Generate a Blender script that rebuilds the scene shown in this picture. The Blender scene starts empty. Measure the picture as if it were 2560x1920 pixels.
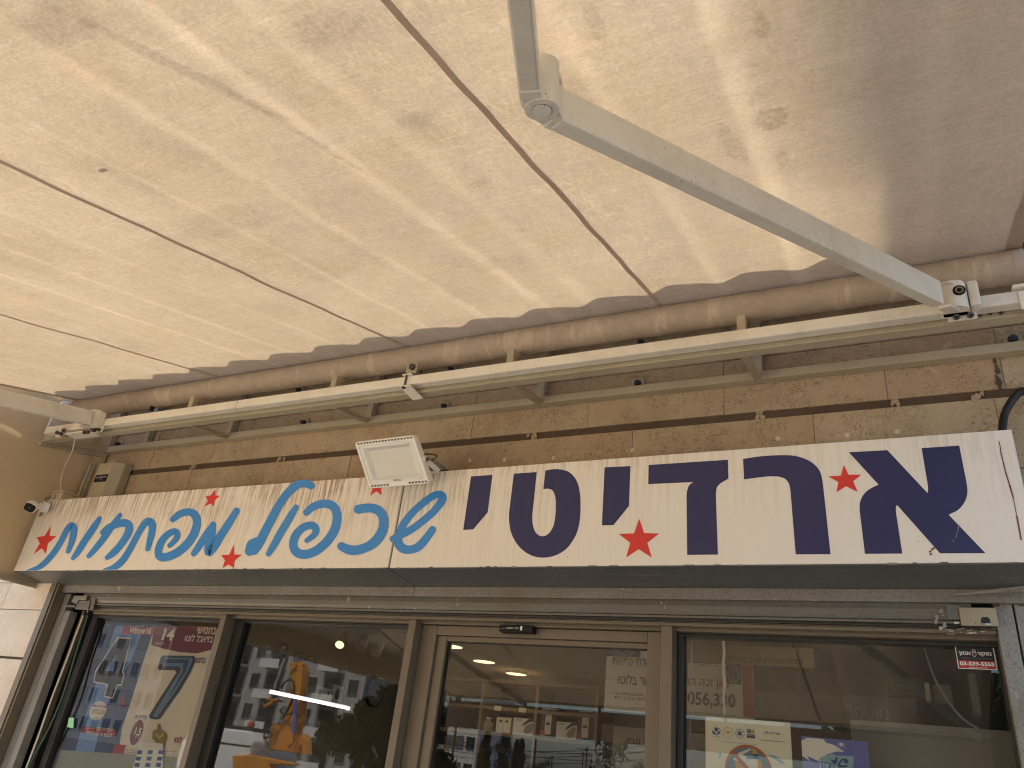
import bpy, bmesh, math, random
from mathutils import Vector, Matrix
random.seed(7)
R = math.radians
SC = bpy.context.scene
COL = SC.collection

# ------------------------------------------------------------------ camera
PIT, ROL, YAW, F = 0.47591126, -0.12426937, 0.50807751, 1878.74
CAM = Vector((0, -2.5, 1.7))
M3 = (Matrix.Rotation(YAW, 3, 'Z') @ Matrix.Rotation(PIT, 3, 'X') @ Matrix.Rotation(ROL, 3, 'Y'))
cd = bpy.data.cameras.new('camera'); cam = bpy.data.objects.new('camera', cd); COL.objects.link(cam)
cd.sensor_width = 36; cd.lens = 36 * F / 2560; cd.clip_end = 1000; cd.clip_start = 0.02
cam.matrix_world = Matrix.Translation(CAM) @ (M3 @ Matrix.Rotation(R(90), 3, 'X')).to_4x4()
SC.camera = cam

def ray(u, v): return M3 @ Vector(((u - 1280) / F, 1, -(v - 960) / F))
def P(u, v, y=None, x=None, z=None):
    """where the sight line through a photo point meets a real plane of the building"""
    d = ray(u, v)
    t = (y - CAM[1]) / d[1] if y is not None else (x - CAM[0]) / d[0] if x is not None else (z - CAM[2]) / d[2]
    return CAM + t * d
YG = 0.08                       # plane of the shop glass
def mir(u, v, d):               # where a thing seen in the glass really stands, d metres behind it
    p = P(u, v, y=d); return Vector((p.x, 2 * YG - p.y, p.z))

# ------------------------------------------------------------------ light
SUN = Vector((0.0, 0.40, 0.9165)).normalized()
W = bpy.data.worlds.new('World'); SC.world = W; W.use_nodes = True
nt = W.node_tree; nt.nodes.clear()
sky = nt.nodes.new('ShaderNodeTexSky'); sky.sky_type = 'NISHITA'; sky.sun_disc = False
sky.sun_elevation = math.asin(SUN.z); sky.sun_rotation = math.atan2(SUN.x, SUN.y)
sky.air_density = 1.0; sky.dust_density = 2.5; sky.ozone_density = 1.0
bg = nt.nodes.new('ShaderNodeBackground'); bg.inputs[1].default_value = 0.14
wo = nt.nodes.new('ShaderNodeOutputWorld')
nt.links.new(sky.outputs[0], bg.inputs[0]); nt.links.new(bg.outputs[0], wo.inputs[0])
sl = bpy.data.lights.new('sun', 'SUN'); sl.energy = 4.0; sl.angle = R(0.5); sl.color = (1, 0.93, 0.80)
so = bpy.data.objects.new('sun', sl); COL.objects.link(so)
so.rotation_euler = SUN.to_track_quat('Z', 'Y').to_euler(); so.location = (0, -6, 12)
vs = SC.view_settings; vs.view_transform = 'Standard'; vs.look = 'None'; vs.gamma = 1; vs.use_curve_mapping = False
vs.exposure = 1.56
SC.cycles.max_bounces = 10; SC.cycles.transparent_max_bounces = 12; SC.cycles.diffuse_bounces = 5
SC.cycles.use_denoising = True; SC.cycles.filter_width = 1.1; SC.cycles.sample_clamp_indirect = 4.0

# ------------------------------------------------------------------ materials
MATS = {}
class G:
    """small node helper"""
    def __init__(s, name):
        s.m = bpy.data.materials.new(name); s.m.use_nodes = True; s.t = s.m.node_tree; s.t.nodes.clear()
        s.out = s.n('ShaderNodeOutputMaterial'); MATS[name] = s.m
    def n(s, t, **k):
        o = s.t.nodes.new(t)
        for a, b in k.items(): setattr(o, a, b)
        return o
    def l(s, a, b): s.t.links.new(a, b)
    def inp(s, sock, v):
        if hasattr(v, 'links'): s.l(v, sock)
        else: sock.default_value = v
    def coord(s, scale=(1, 1, 1), kind='Object', loc=(0, 0, 0), rot=(0, 0, 0)):
        c = s.n('ShaderNodeTexCoord'); m = s.n('ShaderNodeMapping')
        m.inputs['Scale'].default_value = scale; m.inputs['Location'].default_value = loc; m.inputs['Rotation'].default_value = rot
        s.l(c.outputs[kind], m.inputs[0]); return m.outputs[0]
    def noise(s, vec, scale, detail=4, rough=.55, dist=0):
        o = s.n('ShaderNodeTexNoise'); s.l(vec, o.inputs['Vector'])
        o.inputs['Scale'].default_value = scale; o.inputs['Detail'].default_value = detail
        o.inputs['Roughness'].default_value = rough; o.inputs['Distortion'].default_value = dist
        return o.outputs[0]
    def vor(s, vec, scale, feature='F1', out=0, rnd=1):
        o = s.n('ShaderNodeTexVoronoi'); o.feature = feature; s.l(vec, o.inputs['Vector'])
        o.inputs['Scale'].default_value = scale; o.inputs['Randomness'].default_value = rnd
        return o.outputs[out]
    def ramp(s, fac, stops, interp='LINEAR'):
        o = s.n('ShaderNodeValToRGB'); o.color_ramp.interpolation = interp; e = o.color_ramp.elements
        while len(e) > 1: e.remove(e[-1])
        for i, (p, c) in enumerate(stops):
            if i == 0: k = e[0]; k.position = p
            else: k = e.new(p)
            k.color = (c, c, c, 1) if not hasattr(c, '__len__') else (*c, 1)
        s.inp(o.inputs[0], fac); return o.outputs[0]
    def math(s, op, a, b=0.0, c=None):
        o = s.n('ShaderNodeMath'); o.operation = op
        s.inp(o.inputs[0], a); s.inp(o.inputs[1], b)
        if c is not None: s.inp(o.inputs[2], c)
        return o.outputs[0]
    def mix(s, f, a, b, mode='MIX'):
        o = s.n('ShaderNodeMix'); o.data_type = 'RGBA'; o.blend_type = mode
        s.inp(o.inputs[0], f)
        for sock, v in ((o.inputs[6], a), (o.inputs[7], b)):
            if hasattr(v, 'links'): s.l(v, sock)
            elif hasattr(v, '__len__'): sock.default_value = (*v[:3], 1)
            else: sock.default_value = (v, v, v, 1)
        return o.outputs[2]
    def sep(s, vec):
        o = s.n('ShaderNodeSeparateXYZ'); s.l(vec, o.inputs[0]); return o.outputs
    def bump(s, h, strength=.3, dist=.002):
        o = s.n('ShaderNodeBump'); o.inputs['Strength'].default_value = strength; o.inputs['Distance'].default_value = dist
        s.l(h, o.inputs['Height']); return o.outputs[0]
    def pbr(s, col, rough=.5, metal=0, bump=None, spec=.5, **k):
        b = s.n('ShaderNodeBsdfPrincipled')
        if hasattr(col, 'links'): s.l(col, b.inputs['Base Color'])
        else: b.inputs['Base Color'].default_value = (*col, 1)
        s.inp(b.inputs['Roughness'], rough); s.inp(b.inputs['Metallic'], metal)
        b.inputs['Specular IOR Level'].default_value = spec
        if bump: s.l(bump, b.inputs['Normal'])
        s.l(b.outputs[0], s.out.inputs[0]); return b

def simple(name, col, rough=.5, metal=0, var=.12, scale=14, dust=None, dustcol=(.30, .24, .17), bump=.15, spec=.5):
    g = G(name); c = g.coord()
    n = g.noise(c, scale, 5, .6)
    base = g.mix(n, tuple(x * (1 - var) for x in col), tuple(min(1, x * (1 + var)) for x in col))
    if dust:
        d = g.ramp(g.noise(c, 5, 6, .7, .6), [(.45, 0), (.75, 1)])
        base = g.mix(g.math('MULTIPLY', d, dust), base, dustcol)
        sp = g.ramp(g.vor(c, 90), [(.0, 1), (.10, 1), (.16, 0)])
        sp = g.math('MULTIPLY', sp, g.ramp(g.noise(c, 16, 2), [(.55, 0), (.62, 1)]))
        base = g.mix(sp, base, (.07, .05, .035))
    rg = g.math('MULTIPLY_ADD', g.noise(c, scale * 3, 3), .25, max(.03, rough - .12))
    g.pbr(base, rg, metal, g.bump(g.noise(c, scale * 8, 3), bump), spec)
    return g.m

simple('white_paint', (.74, .69, .59), .42, 0, .05, 6, .45, (.42, .34, .23))
simple('white_plastic', (.76, .73, .66), .38, 0, .03, 8, .08)
simple('cream_paint', (.44, .38, .27), .45, 0, .07, 9, .35, (.27, .2, .12))
simple('beige_plastic', (.56, .46, .30), .45, 0, .05, 9, .15)
simple('beige_plastic_dark', (.42, .36, .25), .45, 0, .05, 9, .15)
simple('bronze_frame', (.170, .138, .097), .38, .25, .07, 10, .12, (.25, .19, .12))
simple('dark_frame', (.028, .026, .022), .4, .1, .2, 10)
simple('grey_tube', (.17, .17, .165), .5, .3, .1, 10)
simple('bolt_steel', (.10, .095, .09), .4, .7, .25, 40)
simple('bright_steel', (.6, .6, .58), .25, .9, .1, 30)
simple('brass', (.42, .33, .2), .33, .85, .12, 30, .15)
simple('black_rubber', (.018, .018, .018), .5, 0, .2, 30)
simple('pane_light', (.22, .22, .2), .3, 0, .2, 1)
simple('black_plastic', (.010, .010, .010), .55, 0, .2, 30, spec=.25)
simple('rust', (.16, .07, .03), .85, 0, .5, 60)
simple('cable_white', (.62, .55, .44), .5, 0, .06, 20)
simple('cable_green', (.03, .10, .07), .4, 0, .1, 20)
simple('interior_wall', (.30, .27, .22), .8, 0, .06, 3)
simple('interior_ceiling', (.36, .34, .30), .85, 0, .05, 3)
simple('interior_floor', (.2, .18, .16), .4, 0, .1, 5)
simple('shelf_wood', (.30, .22, .13), .5, 0, .12, 6)
simple('dark_shelf', (.05, .045, .04), .5, 0, .12, 6)
simple('navy', (.035, .034, .115), .38, 0, .06, 3)
simple('paper_white', (.82, .81, .75), .6, 0, .03, 6)
simple('paper_beige', (.76, .70, .59), .6, 0, .04, 6)
simple('paper_cream', (.80, .79, .66), .6, 0, .04, 6)
simple('paper_grey', (.30, .28, .24), .6, 0, .06, 6)
simple('ink_black', (.012, .012, .014), .45, 0, .1, 6)
simple('ink_dark', (.05, .05, .06), .45, 0, .1, 6)
simple('ink_grey', (.22, .21, .2), .5, 0, .1, 6)
simple('ink_red', (.42, .03, .022), .45, 0, .05, 6)
simple('ink_maroon', (.19, .02, .03), .45, 0, .06, 6)
simple('ink_orange', (.55, .13, .06), .45, 0, .06, 6)
simple('ink_blue', (.03, .09, .32), .45, 0, .08, 6)
simple('ink_steel', (.16, .26, .38), .35, 0, .2, 9)
simple('ink_teal', (.12, .27, .33), .45, 0, .08, 6)
simple('ink_yellow', (.65, .42, .05), .45, 0, .08, 6)
simple('ink_gold', (.30, .25, .05), .35, .2, .2, 14)
simple('poster_navy', (.03, .06, .16), .4, 0, .12, 4)
simple('poster_sky', (.18, .34, .68), .4, 0, .12, 4)
simple('poster_periwinkle', (.15, .18, .55), .4, 0, .06, 5)
simple('pale_cyan', (.35, .55, .6), .5, 0, .05, 5)
simple('frosted_sheet', (.34, .37, .31), .6, 0, .04, 5)
simple('green_tag', (.35, .7, .35), .5, 0, .05, 5)
simple('asphalt', (.055, .053, .05), .9, 0, .2, 3)
simple('building_white', (.72, .70, .66), .8, 0, .04, .6)
simple('building_grey', (.24, .24, .24), .8, 0, .06, .6)
simple('building_stone', (.40, .385, .36), .85, 0, .06, .5)
simple('window_dark', (.03, .035, .04), .12, 0, .2, 1)
simple('truck_white', (.75, .75, .74), .3, 0, .03, 1)
simple('truck_dark', (.03, .03, .035), .35, 0, .1, 1)
simple('crane_orange', (.62, .25, .02), .35, 0, .08, 2, .1)
simple('lattice_brown', (.30, .17, .06), .6, 0, .1, 2)
simple('foliage_dark', (.025, .045, .018), .7, 0, .4, .7)
simple('foliage_green', (.06, .11, .03), .7, 0, .35, .9)
simple('bark', (.09, .065, .045), .9, 0, .3, 6)
simple('wire_dark', (.03, .03, .03), .6, 0, .1, 2)

# galvanised / weathered shutter metal, grain along x
def weathered(name, col, speck=(.05, .045, .04), metal=.35, rough=.5, sc=(3, 60, 60)):
    g = G(name); c = g.coord(); cs = g.coord(sc)
    n = g.noise(cs, 1.0, 4, .6); n2 = g.noise(c, 3, 6, .65, .4)
    base = g.mix(n, tuple(x * .8 for x in col), tuple(x * 1.18 for x in col))
    base = g.mix(g.ramp(n2, [(.4, 0), (.75, .55)]), base, (.16, .115, .07))
    sp = g.ramp(g.noise(c, 230, 2, .5), [(.56, 0), (.64, 1)])
    base = g.mix(g.math('MULTIPLY', sp, .45), base, speck)
    w = g.ramp(g.noise(c, 27, 3), [(.69, 0), (.72, .7)])
    base = g.mix(w, base, (.45, .42, .36))
    g.pbr(base, g.math('MULTIPLY_ADD', n2, .3, rough - .15), metal, g.bump(g.noise(c, 260, 2), .25, .001))
weathered('shutter_metal', (.175, .165, .145))
weathered('galvanised', (.30, .285, .25), sc=(60, 60, 3))
weathered('galvanised_flat', (.27, .25, .225), sc=(60, 60, 60))

# sign underside, dark scratched sheet
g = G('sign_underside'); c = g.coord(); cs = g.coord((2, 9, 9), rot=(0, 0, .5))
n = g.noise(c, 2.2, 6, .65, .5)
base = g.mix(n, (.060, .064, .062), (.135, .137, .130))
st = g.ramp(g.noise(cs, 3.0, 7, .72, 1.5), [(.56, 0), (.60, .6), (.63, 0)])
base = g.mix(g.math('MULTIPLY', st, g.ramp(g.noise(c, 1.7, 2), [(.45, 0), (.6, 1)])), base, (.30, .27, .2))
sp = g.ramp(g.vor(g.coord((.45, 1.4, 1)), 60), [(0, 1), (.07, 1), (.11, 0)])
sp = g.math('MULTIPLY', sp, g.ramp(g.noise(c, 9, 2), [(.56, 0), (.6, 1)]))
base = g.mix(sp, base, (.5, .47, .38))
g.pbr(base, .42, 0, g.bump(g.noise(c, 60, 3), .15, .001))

# sign face: white vinyl with rain streaks
g = G('sign_white'); c = g.coord(); x, y, z = g.sep(c)
warp = g.math('MULTIPLY', g.noise(g.coord((4, 4, 9)), 1, 3), .02)
cx = g.n('ShaderNodeCombineXYZ'); g.l(g.math('ADD', x, warp), cx.inputs[0]); g.l(g.math('MULTIPLY', z, .05), cx.inputs[2])
streak = g.ramp(g.noise(cx.outputs[0], 75, 5, .7), [(.46, 0), (.54, .7), (.66, 1)])
streak2 = g.ramp(g.noise(cx.outputs[0], 26, 4, .7), [(.53, 0), (.75, 1)])
zt = g.ramp(g.math('DIVIDE', z, .37), [(0, .10), (.35, .18), (.62, .5), (.85, 1), (1, 1)])
xr = g.ramp(g.math('DIVIDE', g.math('ADD', x, 2.2), 4.35), [(0, .6), (.25, 1), (.5, .8), (.62, .75), (.7, .35), (.8, .16), (1, .22)])
pat = g.ramp(g.noise(g.coord((3, 3, 5)), 1, 3), [(.32, .15), (.6, 1)])
d = g.math('MULTIPLY', g.math('MULTIPLY', zt, xr), pat)
base = g.mix(g.noise(g.coord((2, 2, 2)), 1, 4), (.72, .665, .57), (.79, .735, .64))
base = g.mix(g.math('MULTIPLY', streak, g.math('MULTIPLY', d, 1.25)), base, (.30, .18, .09))
base = g.mix(g.math('MULTIPLY', streak2, g.math('MULTIPLY', d, .8)), base, (.44, .32, .2))
speck = g.ramp(g.vor(c, 30), [(0, 1), (.035, 1), (.055, 0)])
speck = g.math('MULTIPLY', speck, g.ramp(g.noise(c, 7, 2), [(.5, 0), (.56, .8)]))
base = g.mix(speck, base, (.2, .13, .07))
edge = g.ramp(g.math('ADD', z, g.math('MULTIPLY', g.noise(c, 26, 4), .02)), [(0, 0), (1, 0)])
g.pbr(base, g.math('MULTIPLY_ADD', streak, .2, .38), 0, g.bump(g.noise(c, 30, 3), .06, .001))

def vinyl(name, c1, c2, dirt=.35):
    g = G(name); c = g.coord(); x, y, z = g.sep(c)
    cx = g.n('ShaderNodeCombineXYZ'); g.l(x, cx.inputs[0]); g.l(g.math('MULTIPLY', z, .05), cx.inputs[2])
    st = g.ramp(g.noise(cx.outputs[0], 60, 4, .7), [(.5, 0), (.7, 1)])
    base = g.mix(g.noise(c, 4, 4), c1, c2)
    xr = g.ramp(g.math('DIVIDE', g.math('ADD', x, 2.2), 4.35), [(0, 1), (.5, 1), (.62, .7), (.8, .15), (1, .1)])
    base = g.mix(g.math('MULTIPLY', g.math('MULTIPLY', st, xr), dirt), base, tuple(v * .5 + .16 for v in c1))
    g.pbr(base, .35, 0)
vinyl('vinyl_navy', (.020, .021, .080), (.027, .027, .105), .10)
vinyl('vinyl_blue', (.035, .21, .56), (.05, .28, .68), .16)
vinyl('vinyl_red', (.58, .032, .026), (.68, .045, .034), .06)

# limestone blocks
def stone(name, a, b, strength=1.0):
    g = G(name); c = g.coord()
    geo = g.n('ShaderNodeNewGeometry'); rnd = geo.outputs['Random Per Island']
    off = g.n('ShaderNodeVectorMath'); off.operation = 'MULTIPLY_ADD'
    cmb = g.n('ShaderNodeCombineXYZ')
    for i in range(3): g.l(rnd, cmb.inputs[i])
    g.l(cmb.outputs[0], off.inputs[0]); off.inputs[1].default_value = (17, 9, 31); g.l(c, off.inputs[2]); v = off.outputs[0]
    n = g.noise(v, 5, 6, .62, .3)
    base = g.mix(g.ramp(n, [(.3, 0), (.7, 1)]), a, b)
    base = g.mix(g.math('MULTIPLY', rnd, .3), base, tuple(x * .72 for x in a))
    pink = g.ramp(g.noise(v, 1.5, 3), [(.45, 0), (.65, .5)])
    base = g.mix(pink, base, (a[0] * 1.05, a[1] * .88, a[2] * .82))
    # shell traces: thin wiggly dark lines, in patches
    wn = g.noise(v, 26, 3, .6, 2.5)
    ln = g.ramp(wn, [(.478, 0), (.5, 1), (.522, 0)])
    pm = g.ramp(g.noise(v, 9, 3, .7), [(.42, 0), (.54, 1)])
    base = g.mix(g.math('MULTIPLY', g.math('MULTIPLY', ln, pm), .75 * strength), base, (.10, .055, .022))
    ln2 = g.ramp(g.noise(v, 60, 3, .6, 1.5), [(.60, 0), (.64, 1)])
    base = g.mix(g.math('MULTIPLY', g.math('MULTIPLY', ln2, pm), .35 * strength), base, (.13, .07, .03))
    wh = g.ramp(g.noise(v, 13, 6, .78, 1.6), [(.60, 0), (.68, .4)])
    base = g.mix(wh, base, tuple(min(1, x * 1.7 + .04) for x in a))
    dk = g.ramp(g.noise(c, 1.3, 5, .6), [(.35, .28), (.6, 0)])
    base = g.mix(dk, base, tuple(x * .6 for x in a))
    h = g.math('ADD', g.noise(v, 70, 4), g.math('MULTIPLY', ln, -.6))
    g.pbr(base, .72, 0, g.bump(h, .35, .003), .3)
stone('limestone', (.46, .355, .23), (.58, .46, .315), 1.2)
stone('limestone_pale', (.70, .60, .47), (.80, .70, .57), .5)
stone('mortar_dark', (.10, .07, .045), (.14, .10, .065), .3)

# awning cloth
g = G('awning_cloth'); c = g.coord(); x, y, z = g.sep(c)
wx = g.math('MULTIPLY', g.math('SUBTRACT', g.noise(g.coord((1, 1, 1)), 2.6, 5, .65), .5), .045)
xx = g.math('ADD', x, wx)
u = g.math('DIVIDE', g.math('ADD', xx, 3.92), 4.36)
lines = [-3.62, -3.40, -3.22, -2.98, -2.60, -2.42, -2.22, -1.98, -1.52, -1.27, -1.02, -.86, -.42, -.18, .17]
amp = [.35, .5, .3, .25, .3, .55, .6, .35, .45, .7, .55, .3, .45, .55, .2]
st = [(0, .35)]
for xc, a in zip(lines[:10], amp):
    p = (xc + 3.92) / 4.36; st += [(p - .004, 0), (p, a), (p + .0035, 0)]
fold = g.ramp(u, st)
st = [(0, 0)]
for xc, a in zip(lines[10:], amp[10:]):
    p = (xc + 3.92) / 4.36; st += [(p - .006, 0), (p - .003, a), (p + .004, a), (p + .007, 0)]
fold2 = g.ramp(u, st)
fold = g.math('MULTIPLY', g.math('ADD', fold, fold2), g.ramp(g.noise(g.coord((1, 3, 1)), 2, 4), [(.25, .35), (.6, 1)]))
fine = g.noise(g.coord((1, 1, 1)), 120, 5, .8)
weave = g.noise(g.coord((.25, 1, 1)), 260, 2, .6)
blot = g.noise(g.coord((1, 1, 1)), 2.2, 6, .62, .3)
blot2 = g.noise(g.coord((1, .35, 1)), 8, 5, .65, .4)
# crumple network near the seams
wv_ = g.n('ShaderNodeTexNoise'); g.l(g.coord(), wv_.inputs['Vector']); wv_.inputs['Scale'].default_value = 7; wv_.inputs['Detail'].default_value = 3
va_ = g.n('ShaderNodeVectorMath'); va_.operation = 'MULTIPLY_ADD'; g.l(wv_.outputs[1], va_.inputs[0]); va_.inputs[1].default_value = (2.2, 1.1, 0); g.l(g.coord((48, 13, 1), rot=(0, 0, .25)), va_.inputs[2]); CRV = va_.outputs[0]
vd = g.vor(CRV, 1.0, 'DISTANCE_TO_EDGE')
seamd = g.math('ABSOLUTE', g.math('SUBTRACT', g.math('FRACT', g.math('DIVIDE', g.math('ADD', x, 3.89 + .54), 1.08)), .5))
mask = g.ramp(g.math('ADD', seamd, g.math('MULTIPLY', g.noise(g.coord(), 3, 3), .12)), [(.0, .9), (.14, .9), (.26, .12), (1, .12)])
crum = g.math('MULTIPLY', g.ramp(vd, [(0, 1), (.05, .5), (.12, 0)]), mask)
wr = g.noise(g.coord((1.2, 4, 1), rot=(0, 0, .22)), 7, 6, .75, 1.6)
wr = g.ramp(wr, [(.47, 0), (.505, 1), (.54, 0)])
# long scratches across
sc_ = g.ramp(g.noise(g.coord((.25, 9, 1), rot=(0, 0, -.12)), 5, 4, .7, .5), [(.56, 0), (.585, 1), (.61, 0)])
tone = g.math('MULTIPLY_ADD', fold, .46, .84)
tone = g.math('MULTIPLY_ADD', g.math('SUBTRACT', fine, .5), .85, tone)
tone = g.math('MULTIPLY_ADD', g.math('SUBTRACT', weave, .5), .08, tone)
tone = g.math('MULTIPLY_ADD', g.math('SUBTRACT', blot, .5), .40, tone)
tone = g.math('MULTIPLY_ADD', g.math('SUBTRACT', blot2, .5), .36, tone)
tone = g.math('MULTIPLY_ADD', g.math('SUBTRACT', g.noise(g.coord((1, .6, 1)), 34, 5, .75, .5), .5), .34, tone)
tone = g.math('MULTIPLY_ADD', g.math('MULTIPLY', crum, g.ramp(g.noise(g.coord(), 12, 3), [(.4, .1), (.7, 1)])), .26, tone)
tone = g.math('MULTIPLY_ADD', wr, .16, tone)
tone = g.math('MULTIPLY_ADD', sc_, .12, tone)
# water marks with a shape of their own
def spot(cx, cy, rx, ry, rot=0, thr=(.5, .6), nsc=14, ring=False):
    m = g.coord((1 / rx, 1 / ry, 0), loc=(0, 0, 0))
    mp = m.node; vm = g.n('ShaderNodeVectorMath'); vm.operation = 'SUBTRACT'
    cc = g.n('ShaderNodeTexCoord'); g.l(cc.outputs['Object'], vm.inputs[0]); vm.inputs[1].default_value = (cx, cy, 0)
    g.l(vm.outputs[0], mp.inputs[0]); mp.inputs['Rotation'].default_value = (0, 0, 0)
    if rot:
        rt = g.n('ShaderNodeVectorRotate'); rt.rotation_type = 'Z_AXIS'; rt.inputs['Angle'].default_value = rot
        g.l(vm.outputs[0], rt.inputs['Vector']); g.l(rt.outputs[0], mp.inputs[0])
    ln = g.n('ShaderNodeVectorMath'); ln.operation = 'LENGTH'; g.l(m, ln.inputs[0])
    fo = g.ramp(ln.outputs['Value'], [(0, 1), (.35, .8), (1, 0)])
    nn = g.noise(g.coord(), nsc, 7, .75, .8)
    q = g.math('MULTIPLY', nn, fo)
    return g.ramp(q, [(thr[0], 0), (thr[1], 1), (thr[1] + .08, .35)]) if ring else g.ramp(q, [(thr[0], 0), (thr[1], 1)])
def clp(u_, v_):                # photo point -> cloth-local x, y
    d_ = ray(u_, v_); s_ = math.tan(R(14.8))
    t_ = (3.22 + s_ * (CAM[1] + .35) - CAM[2]) / (d_[2] - s_ * d_[1]); p_ = CAM + t_ * d_
    return p_.x, p_.y + .35
marks = None
def add(m, k):
    global marks
    v = g.math('MULTIPLY', m, k); marks = v if marks is None else g.math('ADD', marks, v)
a0, a1 = clp(230, 60), clp(700, 290)
ang = math.atan2(a1[1] - a0[1], a1[0] - a0[0])
add(spot((a0[0] + a1[0]) / 2, (a0[1] + a1[1]) / 2, .42, .035, -ang, (.26, .42), 16), .20)
a0, a1 = clp(620, 250), clp(930, 440)
ang = math.atan2(a1[1] - a0[1], a1[0] - a0[0])
add(spot((a0[0] + a1[0]) / 2, (a0[1] + a1[1]) / 2, .30, .022, -ang, (.28, .42), 24), .20)
for (pu, pv, rx, ry, k, n_) in ((1040, 300, .09, .05, .16, 34), (820, 70, .15, .08, .15, 20), (1200, 455, .06, .035, .13, 34), (1300, 575, .05, .028, .11, 34), (130, 60, .2, .1, .16, 8), (560, 560, .35, .12, .10, 6), (1900, 360, .30, .10, .0, 8)):
    q = clp(pu, pv); add(spot(q[0], q[1], rx, ry, 0, (.22, .40), n_), k)
q = clp(258, 425); add(spot(q[0], q[1], .022, .011, 0, (.15, .3), 50), .5)
for (pu, pv, rx, ry, ro, k) in ((1830, 360, .05, .20, .1, .20), (1925, 300, .08, .09, 0, .26), (1955, 400, .035, .11, -.2, .22), (1905, 60, .03, .09, 0, .24), (1490, 60, .03, .14, -.1, .16), (1850, 250, .12, .06, 0, .14)):
    q = clp(pu, pv); add(spot(q[0], q[1], rx, ry, ro, (.33, .43), 30, True), k)
tone = g.math('SUBTRACT', tone, marks)
tone = g.math('MAXIMUM', tone, .1)
tcol = g.mix(1.0, g.mix(blot, (.124, .097, .065), (.138, .111, .077)), tone, 'MULTIPLY')
yel = g.ramp(g.noise(g.coord(), 6, 5, .7), [(.5, 0), (.75, .5)])
tcol = g.mix(yel, tcol, g.mix(1.0, tcol, (.98, .88, .70), 'MULTIPLY'))
dcol = g.mix(1.0, (.47, .345, .222), g.math('MULTIPLY_ADD', tone, .5, .5), 'MULTIPLY')
df = g.n('ShaderNodeBsdfDiffuse'); tr = g.n('ShaderNodeBsdfTranslucent'); ad = g.n('ShaderNodeAddShader')
g.l(dcol, df.inputs[0]); g.l(tcol, tr.inputs[0])
bp = g.bump(g.math('ADD', g.math('MULTIPLY', wr, .4), fine), .12, .0015); g.l(bp, df.inputs['Normal'])
g.l(df.outputs[0], ad.inputs[0]); g.l(tr.outputs[0], ad.inputs[1]); g.l(ad.outputs[0], g.out.inputs[0])

def cloth2(name, tc, dc, nscale=8, stripes=None):
    g = G(name); c = g.coord()
    n = g.noise(c, nscale, 5, .65); f = g.noise(c, 170, 3, .7)
    t = g.math('ADD', g.math('MULTIPLY_ADD', n, .35, .7), g.math('MULTIPLY', g.math('SUBTRACT', f, .5), .25))
    if stripes:
        xs = g.sep(c)[stripes[0]]
        wv = g.noise(g.coord((1, 1, 1) if stripes[0] else (5.5, 1.6, 1.6)), 1.2, 5, .65, .5)
        t = g.math('MULTIPLY', t, g.ramp(wv, stripes[1]))
    df = g.n('ShaderNodeBsdfDiffuse'); tr = g.n('ShaderNodeBsdfTranslucent'); ad = g.n('ShaderNodeAddShader')
    g.l(g.mix(1.0, dc, t, 'MULTIPLY'), df.inputs[0]); g.l(g.mix(1.0, tc, t, 'MULTIPLY'), tr.inputs[0])
    g.l(df.outputs[0], ad.inputs[0]); g.l(tr.outputs[0], ad.inputs[1]); g.l(ad.outputs[0], g.out.inputs[0])
cloth2('cloth_seam', (.06, .042, .03), (.60, .47, .375))
cloth2('cloth_hem', (.08, .06, .045), (.52, .42, .34))
cloth2('cloth_roll', (0, 0, 0), (.58, .475, .375), 24, (0, [(.3, .86), (.55, .92), (.60, 1.13), (.66, 1.0)]))
cloth2('screen_sheet', (.085, .058, .030), (.48, .36, .215), 1.3)

# glass with a light solar film
def glassmat(name, tint, ior):
    g = G(name); fr = g.n('ShaderNodeFresnel'); fr.inputs[0].default_value = ior
    tp = g.n('ShaderNodeBsdfTransparent'); tp.inputs[0].default_value = (*tint, 1)
    gl = g.n('ShaderNodeBsdfGlossy'); gl.inputs['Roughness'].default_value = 0; gl.inputs[0].default_value = (1, 1, 1, 1)
    c = g.coord(); w = g.bump(g.noise(c, 1.3, 2), .02, .004); g.l(w, gl.inputs['Normal'])
    dd = g.n('ShaderNodeBsdfDiffuse'); dd.inputs[0].default_value = (.4, .36, .3, 1)
    dm = g.n('ShaderNodeMixShader'); g.l(g.math('MULTIPLY', g.ramp(g.noise(g.coord((1, 1, .25)), 7, 6, .7), [(.4, 0), (.8, 1)]), .03), dm.inputs[0])
    mx = g.n('ShaderNodeMixShader'); g.l(fr.outputs[0], mx.inputs[0]); g.l(tp.outputs[0], mx.inputs[1]); g.l(gl.outputs[0], mx.inputs[2])
    g.l(mx.outputs[0], dm.inputs[1]); g.l(dd.outputs[0], dm.inputs[2]); g.l(dm.outputs[0], g.out.inputs[0])
glassmat('shop_glass', (.93, .92, .88), 1.74)

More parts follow.
